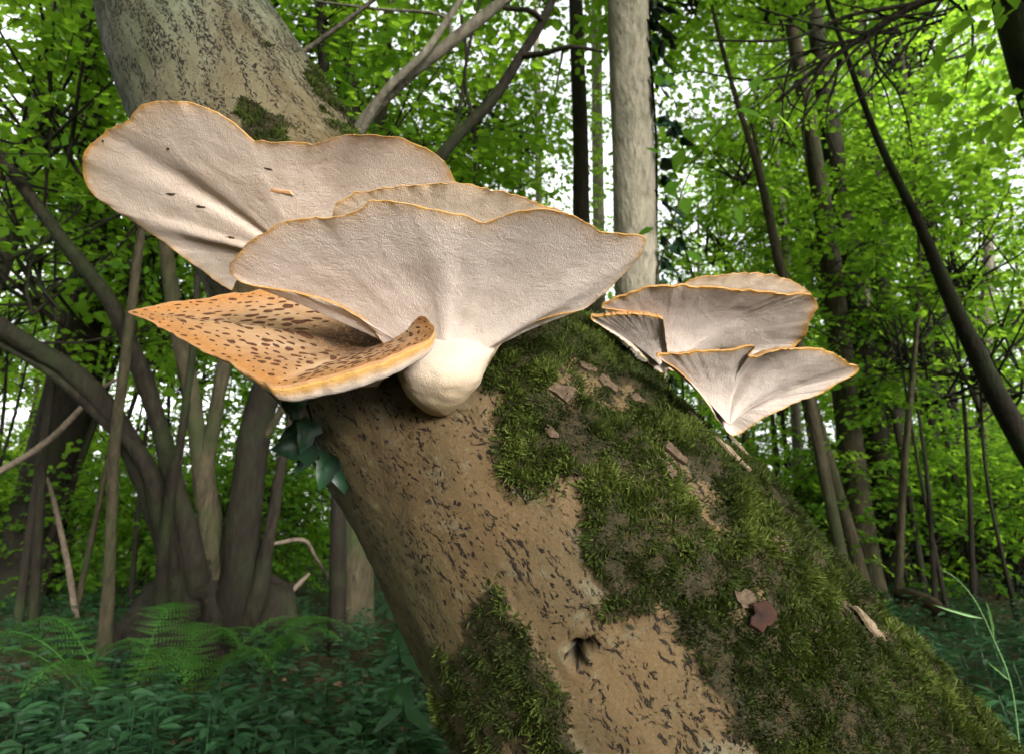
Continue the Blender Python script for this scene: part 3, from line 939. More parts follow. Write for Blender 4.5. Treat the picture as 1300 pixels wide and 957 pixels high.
def leaves(pos, axis, nrm, size, width=1.0, simple=False, tint=None):
    T, F_ = (LS_V, LS_F) if simple else (LT_V, LT_F)
    n_ = len(pos); k = len(T)
    y = unit(axis); x = unit(np.cross(y, nrm)); z = np.cross(x, y)
    size = np.broadcast_to(size, (n_,)); width = np.broadcast_to(width, (n_,))
    V = pos[:, None] + size[:, None, None] * (T[None, :, 0, None] * width[:, None, None] * x[:, None] + T[None, :, 1, None] * y[:, None] + T[None, :, 2, None] * z[:, None])
    F2 = (np.arange(n_)[:, None, None] * k + F_[None]).reshape(-1, 3)
    tt = np.repeat(RNG.random(n_) if tint is None else tint, k)
    return V.reshape(-1, 3), F2, tt

def crown_data(seed, rx, rz, clusters, sprays, per, leaf, simple):
    rg = np.random.default_rng(seed)
    def inball(m):
        v = unit(rg.normal(0, 1, (m, 3))) * (rg.random((m, 1)) ** .42)
        return v * np.array([rx, rx, rz])
    cc = inball(clusters)
    crad = rg.uniform(.22, .5, clusters) * rx * .75
    ci = rg.integers(0, clusters, sprays)
    o = cc[ci] + rg.normal(0, 1, (sprays, 3)) * crad[ci][:, None] * np.array([.55, .55, .3])
    h = unit(o * np.array([1, 1, .2]) + rg.normal(0, rx * .5, (sprays, 3)) * np.array([1, 1, .25]))
    h[:, 2] -= .15; h = unit(h)
    up = unit(np.array([0, 0, 1.0]) + rg.normal(0, .28, (sprays, 3)))
    sdv = unit(np.cross(h, up))
    L = rg.uniform(.35, .75, sprays) * (.7 + leaf * 4)
    s = (np.arange(per) + .5) / per
    pos = o[:, None] + h[:, None] * (s[None, :, None] * L[:, None, None])
    sg = np.where(np.arange(per) % 2 == 0, 1., -1.)
    ax = h[:, None] * .65 + sdv[:, None] * sg[None, :, None] * (.9 - .5 * s)[None, :, None] + rg.normal(0, .22, (sprays, per, 3))
    ax[..., 2] -= .15
    nr = up[:, None] + rg.normal(0, .33, (sprays, per, 3))
    m = sprays * per
    size = leaf * rg.uniform(.6, 1.25, m)
    ct = rg.random(clusters)
    tint = np.clip(np.repeat(ct[ci], per) * .6 + rg.random(m) * .4, 0, 1)
    V, F_, tt = leaves(pos.reshape(-1, 3) + rg.normal(0, .02, (m, 3)), ax.reshape(-1, 3), nr.reshape(-1, 3), size, 1.05, simple, tint)
    # twigs
    tubes = []
    for c in range(clusters):
        b = np.array([0, 0, -rz * .75]) + rg.normal(0, .08, 3) * rx
        mid = (b + cc[c]) / 2 + rg.normal(0, .08 * rx, 3)
        pts = catmull(np.array([b, mid, cc[c]]), 6)
        r0 = .008 + .005 * rx
        tubes.append(tube_arrays(pts, np.linspace(r0, .004, 6), 4, cap=False))
    for k in rg.choice(sprays, min(sprays, clusters * 6), replace=False):
        a, b = cc[ci[k]], o[k] + h[k] * L[k] * .9
        pts = np.array([a, (a + o[k]) / 2 + rg.normal(0, .02, 3), o[k], b])
        tubes.append(tube_arrays(pts, np.array([.005, .004, .003, .0015]), 3, cap=False))
    return V, F_, tt, merge(tubes)

def crown_variant(name, seed, rx, rz, clusters, sprays, per, leaf, simple, mat):
    V, F_, tt, (tv, tf) = crown_data(seed, rx, rz, clusters, sprays, per, leaf, simple)
    return mesh(name, V, F_, mat, smooth=False, attrs={'tint': tt}), mesh(name + '_twigs', tv, tf, BARK_DARK), rx, rz

SMALL = [crown_variant('small_crown', 100 + k, .85, .65, 16, 120, 10, .085, False, LEAF) for k in range(3)]
MED = [crown_variant('middle_crown', 200 + k, 1.7, 1.1, 26, 195, 12, .090, False, LEAF) for k in range(3)]
LARGE = [crown_variant('large_crown', 300 + k, 3.0, 2.0, 40, 470, 13, .12, True, LEAF_FAR) for k in range(3)]

def crown(parent, c, kind, rot=None, scale=1.0):
    var = random.choice(kind)
    loc = Vector([float(x) for x in c]) - parent.location
    rz_ = random.uniform(0, 6.28) if rot is None else rot
    sc = scale * random.uniform(.9, 1.12)
    o = obj('crown', var[0], parent); o.location = loc; o.rotation_euler = (random.uniform(-.15, .15), random.uniform(-.15, .15), rz_); o.scale = (sc, sc, sc)
    tw = obj('twigs', var[1], o)
    return o

# ------------------------------------------------------------------ trees
def limb_tree(name, label, cat, keys, mat, group=None, n=46, sides=14, lump=.07, to_ground=True, seed=0, flare=True, up=0.0, crowns=(), branch_keys=()):
    """keys: (px, py, depth, width px) from the lowest visible point up; the foot goes to the ground below the first key"""
    kk = [np.concatenate([P(a, b, d), [w / 2 * d / F_PX]]) for a, b, d, w in keys]
    if to_ground:
        f = kk[0]
        dirv = (kk[0][:3] - kk[1][:3]); dirv = dirv / np.linalg.norm(dirv)
        h = f[2] - float(gz(f[0], f[1])) + .08
        if h > .12:
            sl = dirv[:2] / max(abs(dirv[2]), .35) * h * .6
            foot = np.array([f[0] + sl[0], f[1] + sl[1], float(gz(f[0], f[1])) - .08, f[3] * 1.15])
            kk = [foot] + kk
    if up:
        dirv = kk[-1][:3] - kk[-2][:3]; dirv = unit(dirv + np.array([0, 0, .25]))
        e = kk[-1].copy()
        e2 = e.copy(); e2[:3] = e[:3] + dirv * up * .5; e2[3] = e[3] * .75
        e3 = e.copy(); e3[:3] = e[:3] + unit(dirv + np.array([0, 0, .3])) * up; e3[3] = e[3] * .4
        kk += [e2, e3]
    c = catmull(np.array(kk), n)
    pts, rad = c[:, :3], np.maximum(c[:, 3], .003)
    hgt = pts[:, 2] - pts[0, 2]
    if flare: rad = rad * (1 + .55 * np.exp(-hgt / .16))
    t = thing(name, pts[0], label, cat, group)
    V, F_ = tube_arrays(pts, rad, sides, lump, seed)
    part('trunk', mesh('trunk', V, F_, mat), t)
    for bk in branch_keys:
        b = catmull(np.array([np.concatenate([P(a, bb, d), [w / 2 * d / F_PX]]) for a, bb, d, w in bk]), 26)
        V, F_ = tube_arrays(b[:, :3], np.maximum(b[:, 3], .002), 8, .06, seed + 3)
        part('branch', mesh('branch', V, F_, mat), t)
    top = pts[-1]
    for (dx, dy, dz, kind) in crowns:
        crown(t, top + np.array([dx, dy, dz]), kind)
    return t, pts

def sticks_to(t, a, b, r0, mat):
    pass

# crown of the leaning tree, high above
tp = TR['top']; tdv = TR['topdir']
ext = catmull(np.array([np.concatenate([tp - tdv * .1, [TR['toprad']]]), np.concatenate([tp + tdv * .8 + np.array([0, 0, .3]), [TR['toprad'] * .85]]),
                        np.concatenate([tp + tdv * 2.0 + np.array([0, .3, 1.4]), [TR['toprad'] * .6]]), np.concatenate([tp + tdv * 2.6 + np.array([0, .6, 3.4]), [TR['toprad'] * .3]])]), 30)
V, F_ = tube_arrays(ext[:, :3], ext[:, 3], 24, .04, 5)
part('upper_trunk', mesh('upper_trunk', V, F_, BARK_GREY), main_tree)
for dx, dy, dz in ((0, .5, .6), (-1.6, 1.2, -.2), (1.5, 1.4, 0.3)):
    crown(main_tree, ext[-1, :3] + np.array([dx, dy, dz]), MED)

# tall grey trunk with ivy
ivy_tree, ivt = limb_tree('ivy_clad_tree', 'straight smooth grey trunk with ivy climbing one side', 'tree',
    [(822, 560, 4.0, 64), (815, 450, 4.0, 60), (808, 350, 4.0, 57), (804, 200, 4.0, 54), (799, 60, 4.0, 52), (796, -60, 4.0, 50)], BARK_PALE, up=5, seed=2, sides=20, lump=.03,
    crowns=[(0, .5, .5, LARGE), (2.0, 2.5, -.8, MED)])
# trees and stems seen behind, as (name, label, keys, material, up, crowns)
TREES = [
 ('dark_tree', 'stout dark leaning trunk behind the many-stemmed stool', [(28, 720, 8.5, 64), (70, 560, 8.5, 56), (102, 420, 8.6, 48), (124, 280, 8.7, 42), (118, 120, 8.8, 36), (95, 20, 9, 30)], BARK_DARK, 5, [(0, 0, 0, LARGE), (1.5, 1, -2.5, MED)]),
 ('pale_leaning_tree', 'pale thin leaning trunk crossing the dark stout trunk', [(-60, 470, 6.4, 34), (0, 330, 6.4, 30), (22, 240, 6.4, 27), (45, 160, 6.5, 25), (62, 70, 6.6, 22), (75, -20, 6.7, 20)], BARK_GREY, 4, [(0, 0, 0, LARGE)]),
 ('thin_dark_tree', 'thin black pole directly behind the upper trunk', [(430, 420, 5.0, 18), (420, 200, 5.0, 16), (412, 100, 5.0, 14), (408, -30, 5.1, 13)], BARK_DARK, 4, [(0, .6, 0, MED)]),
 ('ringed_tree', 'grey-brown trunk with dark rings behind the upper trunk', [(455, 400, 6.0, 34), (448, 200, 6.0, 31), (440, 100, 6.0, 29), (430, -30, 6.1, 26)], BARK_BROWN, 4, [(0, .5, .3, LARGE)]),
 ('slim_tree', 'slim brown stem between the ringed trunk and the crossing boughs', [(480, 300, 7, 16), (484, 140, 7, 15), (490, 60, 7, 14), (498, -30, 7, 13)], BARK_BROWN, 5, [(0, .5, .3, MED)]),
 ('dark_slim_tree', 'dark slim trunk just beside the ivy-clad trunk', [(742, 420, 7.5, 24), (738, 280, 7.5, 22), (737, 180, 7.5, 20), (733, 60, 7.5, 18)], BARK_DARK, 5, [(-.5, .5, 1.5, LARGE)]),
 ('pale_far_tree', 'pale trunk seen past the dark slim trunk', [(762, 430, 13, 16), (760, 300, 13, 15), (758, 150, 13, 14), (757, 0, 13, 13)], BARK_PALE, 5, [(0, 0, 1.5, LARGE)]),
 ('thin_pale_tree', 'thin pale distant stem above the rear cap', [(686, 420, 15, 10), (684, 250, 15, 9), (682, 120, 15, 9)], BARK_PALE, 4, [(0, 0, 1.5, MED)]),
 ('mossy_foot_tree', 'greenish trunk with sun flecks, foremost of the paired trunks', [(1098, 715, 8.0, 36), (1082, 590, 8.0, 31), (1072, 500, 8.0, 29), (1062, 400, 8.0, 27), (1050, 300, 8.0, 24), (1032, 190, 8.1, 20), (1015, 90, 8.2, 17)], BARK_BROWN, 4, [(0, 0, .5, LARGE)]),
 ('broad_dark_tree', 'broader dark trunk paired with the greenish sun-flecked one', [(1134, 725, 8.6, 44), (1118, 610, 8.6, 36), (1100, 500, 8.6, 33), (1086, 400, 8.6, 31), (1070, 280, 8.7, 28)], BARK_DARK, 5, [(0, .5, .5, LARGE)]),
 ('upright_dark_tree', 'upright dark trunk close behind the trunk pair', [(1140, 715, 10, 30), (1134, 560, 10, 28), (1126, 430, 10, 26), (1115, 300, 10, 24)], BARK_DARK, 5, [(.6, .5, 1, LARGE)]),
 ('curved_sapling', 'slim leaning stem at the foot of the greenish trunk', [(1082, 690, 7.4, 18), (1058, 610, 7.4, 16), (1036, 530, 7.4, 13), (1018, 460, 7.4, 11)], BARK_BROWN, 3, [(0, .5, 0, SMALL)]),
 ('yellow_lit_stem', 'straight pale stem behind the slim leaning one', [(1018, 660, 9.5, 14), (1012, 560, 9.5, 13), (1006, 450, 9.5, 12)], BARK_PALE, 4, [(0, .3, .3, MED)]),
 ('reddish_pole', 'thin reddish pole rising from the herbs in front of the trunk pair', [(1141, 755, 6.5, 10), (1146, 620, 6.5, 9), (1157, 490, 6.5, 7), (1165, 400, 6.5, 5)], BARK_BROWN, 1.6, [(0, .2, 0, SMALL)]),
 ('thicket_tree', 'thinner dark trunk in the thicket, nearer the trunk pair', [(1190, 720, 10.5, 24), (1186, 620, 10.5, 21), (1178, 500, 10.5, 19), (1172, 380, 10.5, 17)], BARK_DARK, 5, [(0, 0, 1, MED)]),
 ('thicket_tree', 'thicker dark trunk in the thicket, next to the thin grey pole', [(1222, 712, 11, 30), (1214, 620, 11, 26), (1205, 520, 11, 22), (1196, 420, 11, 18)], BARK_DARK, 5, [(0, 0, 1, LARGE)]),
 ('slanting_tree', 'long dark trunk slanting across the foliage beyond the small brackets', [(1345, 640, 5.6, 30), (1300, 566, 5.6, 27), (1250, 470, 5.6, 23), (1205, 375, 5.6, 17), (1165, 280, 5.7, 12), (1120, 190, 5.8, 9), (1085, 100, 5.9, 7)], BARK_DARK, 2, [(0, .6, 0, MED)]),
 ('rough_tree', 'rough dark trunk leaning in beyond the slanting one, high up', [(1420, 420, 4.6, 50), (1370, 280, 4.6, 46), (1318, 130, 4.6, 42), (1288, 30, 4.6, 38), (1265, -60, 4.6, 35)], BARK_DARK, 5, [(0, .6, .5, LARGE)]),
 ('pale_slender_tree', 'pale slender trunk half hidden in bright foliage', [(1100, 420, 12, 20), (1095, 300, 12, 19), (1092, 150, 12, 17), (1090, 0, 12, 16)], BARK_PALE, 4, [(0, 0, 1.5, LARGE)]),
 ('bending_stem', 'thin bending stem above the tiered fungi', [(1005, 400, 5.5, 13), (988, 330, 5.5, 12), (970, 245, 5.5, 10), (952, 180, 5.5, 8), (930, 110, 5.6, 6)], BARK_BROWN, 1.6, [(0, .3, 0, SMALL)]),
 ('grey_pole', 'grey pole in the thicket between the two dark trunks', [(1206, 700, 13, 9), (1200, 560, 13, 8), (1190, 420, 13, 7)], BARK_GREY, 4, [(0, 0, .5, MED)]),
 ('distant_tree', 'grey distant trunk standing beyond the fallen brown stem', [(1240, 700, 15, 18), (1246, 560, 15, 16), (1252, 400, 15, 14)], BARK_GREY, 5, [(0, 0, 1, LARGE)]),
]
for k, (nm, lb, keys, mt, up, cr) in enumerate(TREES):
    limb_tree(nm, lb, 'tree', keys, mt, up=up, crowns=cr, seed=10 + k)

ringed = bpy.data.objects['ringed_tree']
for a_, b_, w_ in ((438, 62, 30.5), (445, 136, 31.5)):
    c_ = P(a_, b_, 6.0); r_ = w_ / 2 * 6.0 / F_PX
    pts = np.array([c_ + np.array([0, 0, z_]) for z_ in (-.06, -.03, 0, .03, .06)])
    V, F_ = tube_arrays(pts, np.array([r_ * .93, r_ * 1.03, r_ * 1.06, r_ * 1.03, r_ * .93]), 14, .05, 3, cap=False)
    part('bark_ring', mesh('bark_ring', V, F_, BARK_DARK), ringed)
# crossing boughs behind the leaning trunk: a leaning sapling with two stems and the forked dark bough
limb_tree('leaning_sapling', 'leaning grey sapling crossing behind the upper trunk with smooth limbs', 'tree',
    [(540, 620, 3.0, 22), (470, 420, 3.0, 19), (430, 260, 3.0, 18), (458, 162, 3.0, 17), (515, 100, 3.05, 16), (575, 52, 3.1, 15), (650, -8, 3.2, 14), (720, -70, 3.3, 12)], BARK_GREY, up=1.5, n=60,
    crowns=[(0, .8, .6, MED)], seed=50,
    branch_keys=[[(455, 172, 3.0, 12), (488, 118, 2.95, 11), (535, 72, 2.95, 10), (560, 38, 3.0, 9), (592, -10, 3.0, 8)],
                 [(575, 52, 3.1, 5), (560, 20, 3.2, 4), (480, 12, 3.3, 3.5), (400, 2, 3.4, 3)],
                 [(330, 112, 2.9, 8), (378, 72, 2.8, 7), (428, 36, 2.75, 6), (485, -8, 2.7, 5)]])
limb_tree('forked_bough_tree', 'dark forked stem bending over the big bracket fungi', 'tree',
    [(600, 520, 3.8, 20), (555, 330, 3.8, 17), (545, 230, 3.8, 16), (575, 180, 3.8, 15), (625, 128, 3.8, 14), (662, 70, 3.8, 12), (690, 25, 3.8, 11), (715, -40, 3.9, 9)], BARK_DARK, up=1.5, n=60, crowns=[(0, .8, .6, MED)], seed=51,
    branch_keys=[[(662, 72, 3.8, 9), (690, 68, 3.7, 7), (725, 60, 3.6, 6), (765, 66, 3.6, 3)], [(690, 28, 3.8, 8), (672, 14, 3.7, 7), (640, 10, 3.7, 5), (620, -5, 3.7, 4)],
                 [(715, 63, 3.65, 4), (710, 90, 3.6, 3), (705, 120, 3.6, 2)], [(600, 150, 3.8, 6), (590, 100, 3.75, 5), (600, 40, 3.7, 4), (612, -10, 3.7, 3)],
                 [(575, 180, 3.8, 5), (585, 130, 3.9, 5), (592, 70, 4.0, 4), (585, 20, 4.0, 4)]])
limb_tree('twiggy_bough_tree', 'dead twiggy bough with bare dark sprays among the leaves', 'tree',
    [(1420, 520, 4.2, 26), (1400, 200, 4.2, 22), (1330, 20, 4.2, 16), (1250, -15, 4.2, 13), (1165, 5, 4.2, 11), (1100, 45, 4.2, 8), (1040, 85, 4.2, 6), (985, 130, 4.2, 4)], BARK_DARK, n=60, seed=52,
    branch_keys=[[(1165, 5, 4.2, 6), (1080, 20, 4.1, 5), (1000, 50, 4.0, 4), (900, 52, 4.0, 2.5)], [(1120, 35, 4.2, 5), (1075, 75, 4.1, 4), (1035, 130, 4.1, 3), (1010, 165, 4.1, 2)],
                 [(1090, 50, 4.2, 4), (1040, 60, 4.15, 3), (985, 85, 4.1, 2.5), (930, 130, 4.1, 1.5)], [(1100, 45, 4.2, 4), (1030, 30, 4.0, 3), (960, 10, 4, 2)],
                 [(1060, 70, 4.2, 4), (1030, 110, 4.2, 3), (1020, 160, 4.2, 2.5), (1024, 210, 4.2, 2)], [(1200, -5, 4.2, 5), (1150, 60, 4.1, 4), (1110, 110, 4.1, 3), (1060, 150, 4.1, 2)]])

bough = bpy.data.objects['twiggy_bough_tree']
rt = np.random.default_rng(31)
for k in range(26):
    f = rt.random()
    x0, y0 = 1240 - 260 * f, 100 * f + rt.uniform(-15, 10)
    a = R(rt.uniform(150, 290)); L = rt.uniform(60, 190)
    pts = [(x0, y0, 4.2, 4)]
    for q in range(1, 5):
        a += rt.normal(0, .22)
        pts.append((pts[-1][0] + math.cos(a) * L / 4, pts[-1][1] - math.sin(a) * L / 4, 4.2 + rt.normal(0, .1), 4 - q * .7))
    b_ = catmull(np.array([np.concatenate([P(*p_[:3]), [p_[3] / 2 * p_[2] / F_PX]]) for p_ in pts]), 12)
    V, F_ = tube_arrays(b_[:, :3], np.maximum(b_[:, 3], .0015), 5)
    part('twig', mesh('twig', V, F_, BARK_DARK), bough)

# many-stemmed coppice stool
def build_stool():
    d = 4.3
    b = G(248, d)
    t = thing('coppice_stool', b, 'old many-stemmed coppice stool with spreading stems behind the fern', 'tree')
    # lumpy stool body
    rows, sides = 60, 90
    zs = np.linspace(-.05, .82, rows)
    an = np.linspace(0, 2 * math.pi, sides, endpoint=False)
    prof = np.interp(zs, [-.05, .1, .35, .55, .72, .82], [.56, .46, .42, .40, .28, .01])
    V = np.stack([np.cos(an)[None] * prof[:, None] * 1.05, np.sin(an)[None] * prof[:, None] * .8, zs[:, None] + 0 * an[None]], -1).reshape(-1, 3)
    dv = unit(V * np.array([1, 1, 0]) + 1e-6)
    pr_ = np.repeat(prof / .42, sides)
    V = V + dv * (pr_ * .17 * fbm(V * np.array([6, 6, 3.2]) + 3, 4))[:, None] + dv * (pr_ * .05 * np.abs(np.sin(np.tile(an, rows) * 4 + 1)))[:, None]
    V = V + b + np.array([0, .1, .05])
    i, j = np.meshgrid(np.arange(rows - 1), np.arange(sides), indexing='ij'); j2 = (j + 1) % sides
    Fq = np.stack([i * sides + j, i * sides + j2, (i + 1) * sides + j2, (i + 1) * sides + j], -1).reshape(-1, 4)
    part('stump', mesh('stump', V, Fq, BARK_DARK), t)
    stems = [
     ([(232, 760, 4.3, 44), (200, 640, 4.25, 36), (150, 540, 4.1, 30), (95, 475, 4.0, 27), (40, 440, 3.9, 24), (-30, 395, 3.8, 22)], BARK_DARK),
     ([(250, 740, 4.3, 34), (222, 620, 4.3, 27), (190, 500, 4.25, 23), (140, 385, 4.2, 20), (85, 312, 4.1, 18), (20, 225, 4.0, 16), (-40, 150, 3.9, 14)], BARK_DARK),
     ([(218, 730, 4.2, 26), (190, 600, 4.1, 20), (140, 540, 4.05, 16), (60, 470, 3.95, 13), (-30, 420, 3.9, 11)], BARK_DARK),
     ([(300, 760, 4.35, 58), (312, 650, 4.35, 46), (322, 560, 4.4, 42), (345, 480, 4.45, 38), (380, 380, 4.5, 34), (400, 250, 4.6, 30)], BARK_DARK),
     ([(270, 740, 4.4, 36), (262, 640, 4.45, 28), (252, 560, 4.5, 25), (240, 480, 4.55, 22), (222, 400, 4.6, 20), (210, 300, 4.6, 17), (205, 180, 4.7, 14)], BARK_BROWN),
     ([(275, 720, 4.4, 30), (262, 600, 4.5, 22), (272, 530, 4.5, 19), (285, 450, 4.55, 17), (270, 380, 4.6, 14), (250, 300, 4.7, 12)], BARK_BROWN),
     ([(205, 760, 4.1, 18), (215, 640, 4.0, 13), (232, 540, 3.95, 11), (246, 430, 3.9, 10), (252, 330, 3.9, 8), (262, 200, 3.9, 6)], BARK_DARK),
     ([(290, 700, 4.4, 22), (310, 600, 4.4, 14), (345, 540, 4.4, 11), (390, 470, 4.4, 9)], BARK_BROWN),
     ([(320, 780, 4.3, 30), (340, 690, 4.3, 18), (355, 600, 4.3, 15), (372, 520, 4.35, 12), (390, 430, 4.4, 10)], BARK_DARK),
    ]
    tops = []
    for k, (ks, m) in enumerate(stems):
        x0, y0, d0_, w0 = ks[0]
        ks = [(x0 * .6 + 250 * .4, 815, 4.36, w0 * 1.1)] + ks
        pts, rad = px_tube(ks, 46)
        V, F_ = tube_arrays(pts, rad * .92, 14, .14, k)
        part('stem', mesh('stem', V, F_, m), t)
        tops.append(pts[-1])
    for q in (tops[0], tops[1], tops[4], tops[3]):
        crown(t, q + np.array([-.2, .8, 1.2]), MED)
    return t
build_stool()
limb_tree('straight_pole', 'thin straight brown pole standing in front of the many-stemmed stool', 'tree',
    [(134, 800, 3.9, 17), (140, 700, 3.9, 14), (146, 560, 3.9, 13), (160, 450, 3.9, 12), (172, 350, 3.95, 11), (186, 250, 4.0, 9)], BARK_BROWN, up=1.5, seed=60, crowns=[(0, .8, .4, SMALL)])

# ------------------------------------------------------------------ saplings and shrubs that fill the wood with leaves
def sapling(name, label, group, px, d, hgt, kind, ncr=1, stems=2, mat=None, off=.0):
    b = G(px, d)
    t = thing(name, b, label, 'tree' if hgt > 2.6 else 'shrub', group)
    mt = mat or random.choice([BARK_BROWN, BARK_DARK, BARK_DARK])
    r = kind[0][2]
    for s in range(stems):
        a = random.uniform(0, 6.28)
        q = b + np.array([math.cos(a), math.sin(a), 0]) * .12 * s
        topp = b + np.array([random.uniform(-.4, .4) * hgt * .25, random.uniform(-.3, .3) * hgt * .25, hgt])
        mid = (q + topp) / 2 + np.array([random.uniform(-.2, .2), random.uniform(-.2, .2), 0])
        pts = catmull(np.array([q, mid, topp]), 16)
        r0 = (.012 + .006 * hgt) * random.uniform(.7, 1.2)
        V, F_ = tube_arrays(pts, np.linspace(r0, r0 * .35, 16), 7, .08, s)
        part('stem', mesh('stem', V, F_, mt), t)
        if s < ncr: crown(t, topp + np.array([0, 0, r * .1]), kind)
    for s in range(max(0, ncr - stems)):
        f = random.uniform(.45, .85)
        crown(t, b + np.array([random.uniform(-.7, .7) * r, random.uniform(-.5, .5) * r, hgt * f]), kind)
    return t

rs = random.Random(21)
def py_to_h(py, d):
    return CAM_H + d * (SP + CP * (-(py - CY) / F_PX))
# (px, py of the crown centre, depth, kind): near and middle foliage
FOL = [
 # left top
 (30, 60, 5.5, MED), (95, 150, 6.5, MED), (20, 220, 8, MED), (150, 260, 7, MED), (80, 330, 9, MED), (-60, 330, 7, MED), (180, 360, 9, MED), (60, -60, 8, LARGE), (210, 420, 8, SMALL),
 # middle top
 (420, 60, 8, MED), (500, 110, 7, MED), (560, 40, 8, MED), (610, 140, 8.5, MED), (520, 210, 9, MED), (650, 40, 9, MED), (640, 230, 11, MED), (585, -40, 7, MED),
 # right
 (960, 190, 8.5, MED), (1000, 60, 9, MED), (880, 330, 8, SMALL), (1000, 300, 9, MED), (1110, 60, 9, MED), (1180, 150, 7.5, MED), (1240, 80, 8, MED),
 (1150, 270, 8, MED), (1250, 250, 6.5, MED), (1080, 220, 10, MED), (1200, 330, 6, MED), (1280, 370, 6, MED), (1120, 380, 12, MED), (1240, 430, 9, MED), (1050, 400, 12, MED), (1180, 460, 13, MED),
 (1290, 180, 9, MED), (1000, 480, 13, MED), (960, 560, 12, SMALL), (1250, 530, 13, MED), (1060, 540, 14, MED),
]
SAPL = ['slender leafy sapling around the stout dark trunk and the coppice stool', 'slender leafy sapling behind the crossing grey boughs',
        'leafy sapling between the ivy-clad trunk and the slanting trunk', 'tall leafy sapling farther back, beyond the trunk pair']
SAPG = ['saplings round the stool', 'saplings behind the boughs', 'saplings beyond the tiered fungi', 'saplings behind the trunk pair']
for k, (px, py, d, kd) in enumerate(FOL):
    h = py_to_h(py, d)
    sapling('leafy_sapling', SAPL[0 if px < 250 else 1 if px < 760 else 2 if d < 9.2 else 3], SAPG[0 if px < 250 else 1 if px < 760 else 2 if d < 9.2 else 3], px + rs.uniform(-15, 15), d, h, kd, 1, rs.choice([1, 1, 2]))
# shrubs low down
for k in range(26):
    px = rs.choice([rs.uniform(-80, 480), rs.uniform(980, 1400)])
    d = rs.uniform(8, 15)
    sapling('leafy_shrub', 'low leafy green shrub behind the coppice stool' if px < 600 else 'low leafy green shrub in the thicket behind the trunk pair', 'shrubs behind the stool' if px < 600 else 'shrubs of the thicket', px, d, rs.uniform(.9, 2.2), rs.choice([SMALL, MED]), 2, 3)
# taller trees farther back
for k in range(20):
    px = -150 + 1600 * ((k + rs.random()) / 20)
    d = rs.uniform(14, 24)
    h = rs.uniform(5, 13)
    if 660 < px < 900 and h > 7: h = rs.uniform(3.5, 6)
    sapling('woodland_tree', 'tall thin woodland tree standing far back among the others', 'tall thin trees far back in the wood', px, d, h, LARGE, rs.choice([1, 2, 2]), 1)

# far wood: one mass of stems and leaves
def build_far_wood():
    tubes = []
    rg = np.random.default_rng(5)
    for k in range(260):
        a = rg.uniform(-1.05, 1.05); r = rg.uniform(17, 42)
        x, y = math.sin(a) * r, math.cos(a) * r
        z = float(gz(x, y)) - .1
        h = rg.uniform(5, 14); lean = rg.normal(0, .09, 2) * h
        pts = catmull(np.array([[x, y, z], [x + lean[0] * .5 + rg.normal(0, .15), y + lean[1] * .5, z + h * .5], [x + lean[0], y + lean[1], z + h]]), 7)
        r0 = rg.uniform(.025, .13)
        tubes.append(tube_arrays(pts, np.linspace(r0, r0 * .4, 7), 6, cap=False))
    V, F_ = merge(tubes)
    n1 = len(V)
    m = 60000
    a = rg.uniform(-1.1, 1.1, m * 2); r = 18 + 26 * np.sqrt(rg.random(m * 2)); z = rg.random(m * 2) ** 1.6 * 11
    p = np.stack([np.sin(a) * r, np.cos(a) * r, z], -1)
    keep = fbm(p * np.array([.45, .45, .6]) + 4, 3) > np.where(z < 3.2, -.75, .05 + .03 * z)
    p = p[keep][:m]
    ax = unit(rg.normal(0, 1, p.shape) * np.array([1, 1, .4])); nr = unit(np.array([0, 0, 1.]) + rg.normal(0, .5, p.shape))
    LV, LF, tt = leaves(p, ax, nr, .17 * rg.uniform(.6, 1.3, len(p)), 1.1, True, np.clip(fbm(p * .8, 2) * .4 + .5, 0, 1))
    VV = np.concatenate([V, LV])
    faces = [f for f in F_] + [LF + n1]
    mi = np.concatenate([np.full(len(f), 0) for f in F_] + [np.full(len(LF), 1)])
    me = mesh('far_wood', VV, faces, [BARK_BROWN, LEAF_FAR], smooth=False, attrs={'tint': np.concatenate([np.zeros(n1), tt])}, midx=mi)
    o = obj('far_wood', me, kind='stuff')
    tag(o, 'distant wood of thin stems and hazy green leaves', 'woodland')
build_far_wood()

# ------------------------------------------------------------------ unseen trees added behind the photographer to shade all but one shaft of sun
def build_shade_trees():
    az = np.array([math.sin(SUN_AZ), -math.cos(SUN_AZ)]); lat = np.array([math.cos(SUN_AZ), math.sin(SUN_AZ)])
    tgt = np.array([0.02, .75]); zt = 1.02
    rr = random.Random(4)
    for k, p in enumerate(np.arange(-11, 26, 2.3)):
        t_ = 11 + rr.uniform(-1.2, 1.2)
        xy = tgt + az * t_ + lat * p
        gzv = float(gz(*xy))
        t = thing('woodland_tree', (xy[0], xy[1], gzv - .06), 'added unseen leafy tree shading the wood from behind the viewpoint', 'tree', 'added shade trees behind the viewpoint')
        pts = catmull(np.array([[xy[0], xy[1], gzv - .06], [xy[0] + rr.uniform(-.1, .1), xy[1], gzv + 5], [xy[0], xy[1] + .2, gzv + 9.5]]), 14)
        if abs(p) > .9:
            V, F_ = tube_arrays(pts, np.linspace(.14, .05, 14), 9, .06, k)
            part('trunk', mesh('trunk', V, F_, BARK_BROWN), t)
        zb = zt + t_ * math.tan(SUN_EL)
        for z in (.9, 2.4, 4.0, 5.8, 7.8):
            c = np.array([xy[0] + rr.uniform(-.5, .5), xy[1] + rr.uniform(-.5, .5), gzv + z + rr.uniform(-.3, .3)])
            rel = c[:2] - tgt
            dist = math.hypot(rel @ lat, (c[2] - (zt + (rel @ az) * math.tan(SUN_EL))) * 1.25)
            if dist > 1.7 * 1.1 + 1.25: crown(t, c, MED)
            elif dist > .95 + 1.25: crown(t, c, SMALL)
build_shade_trees()
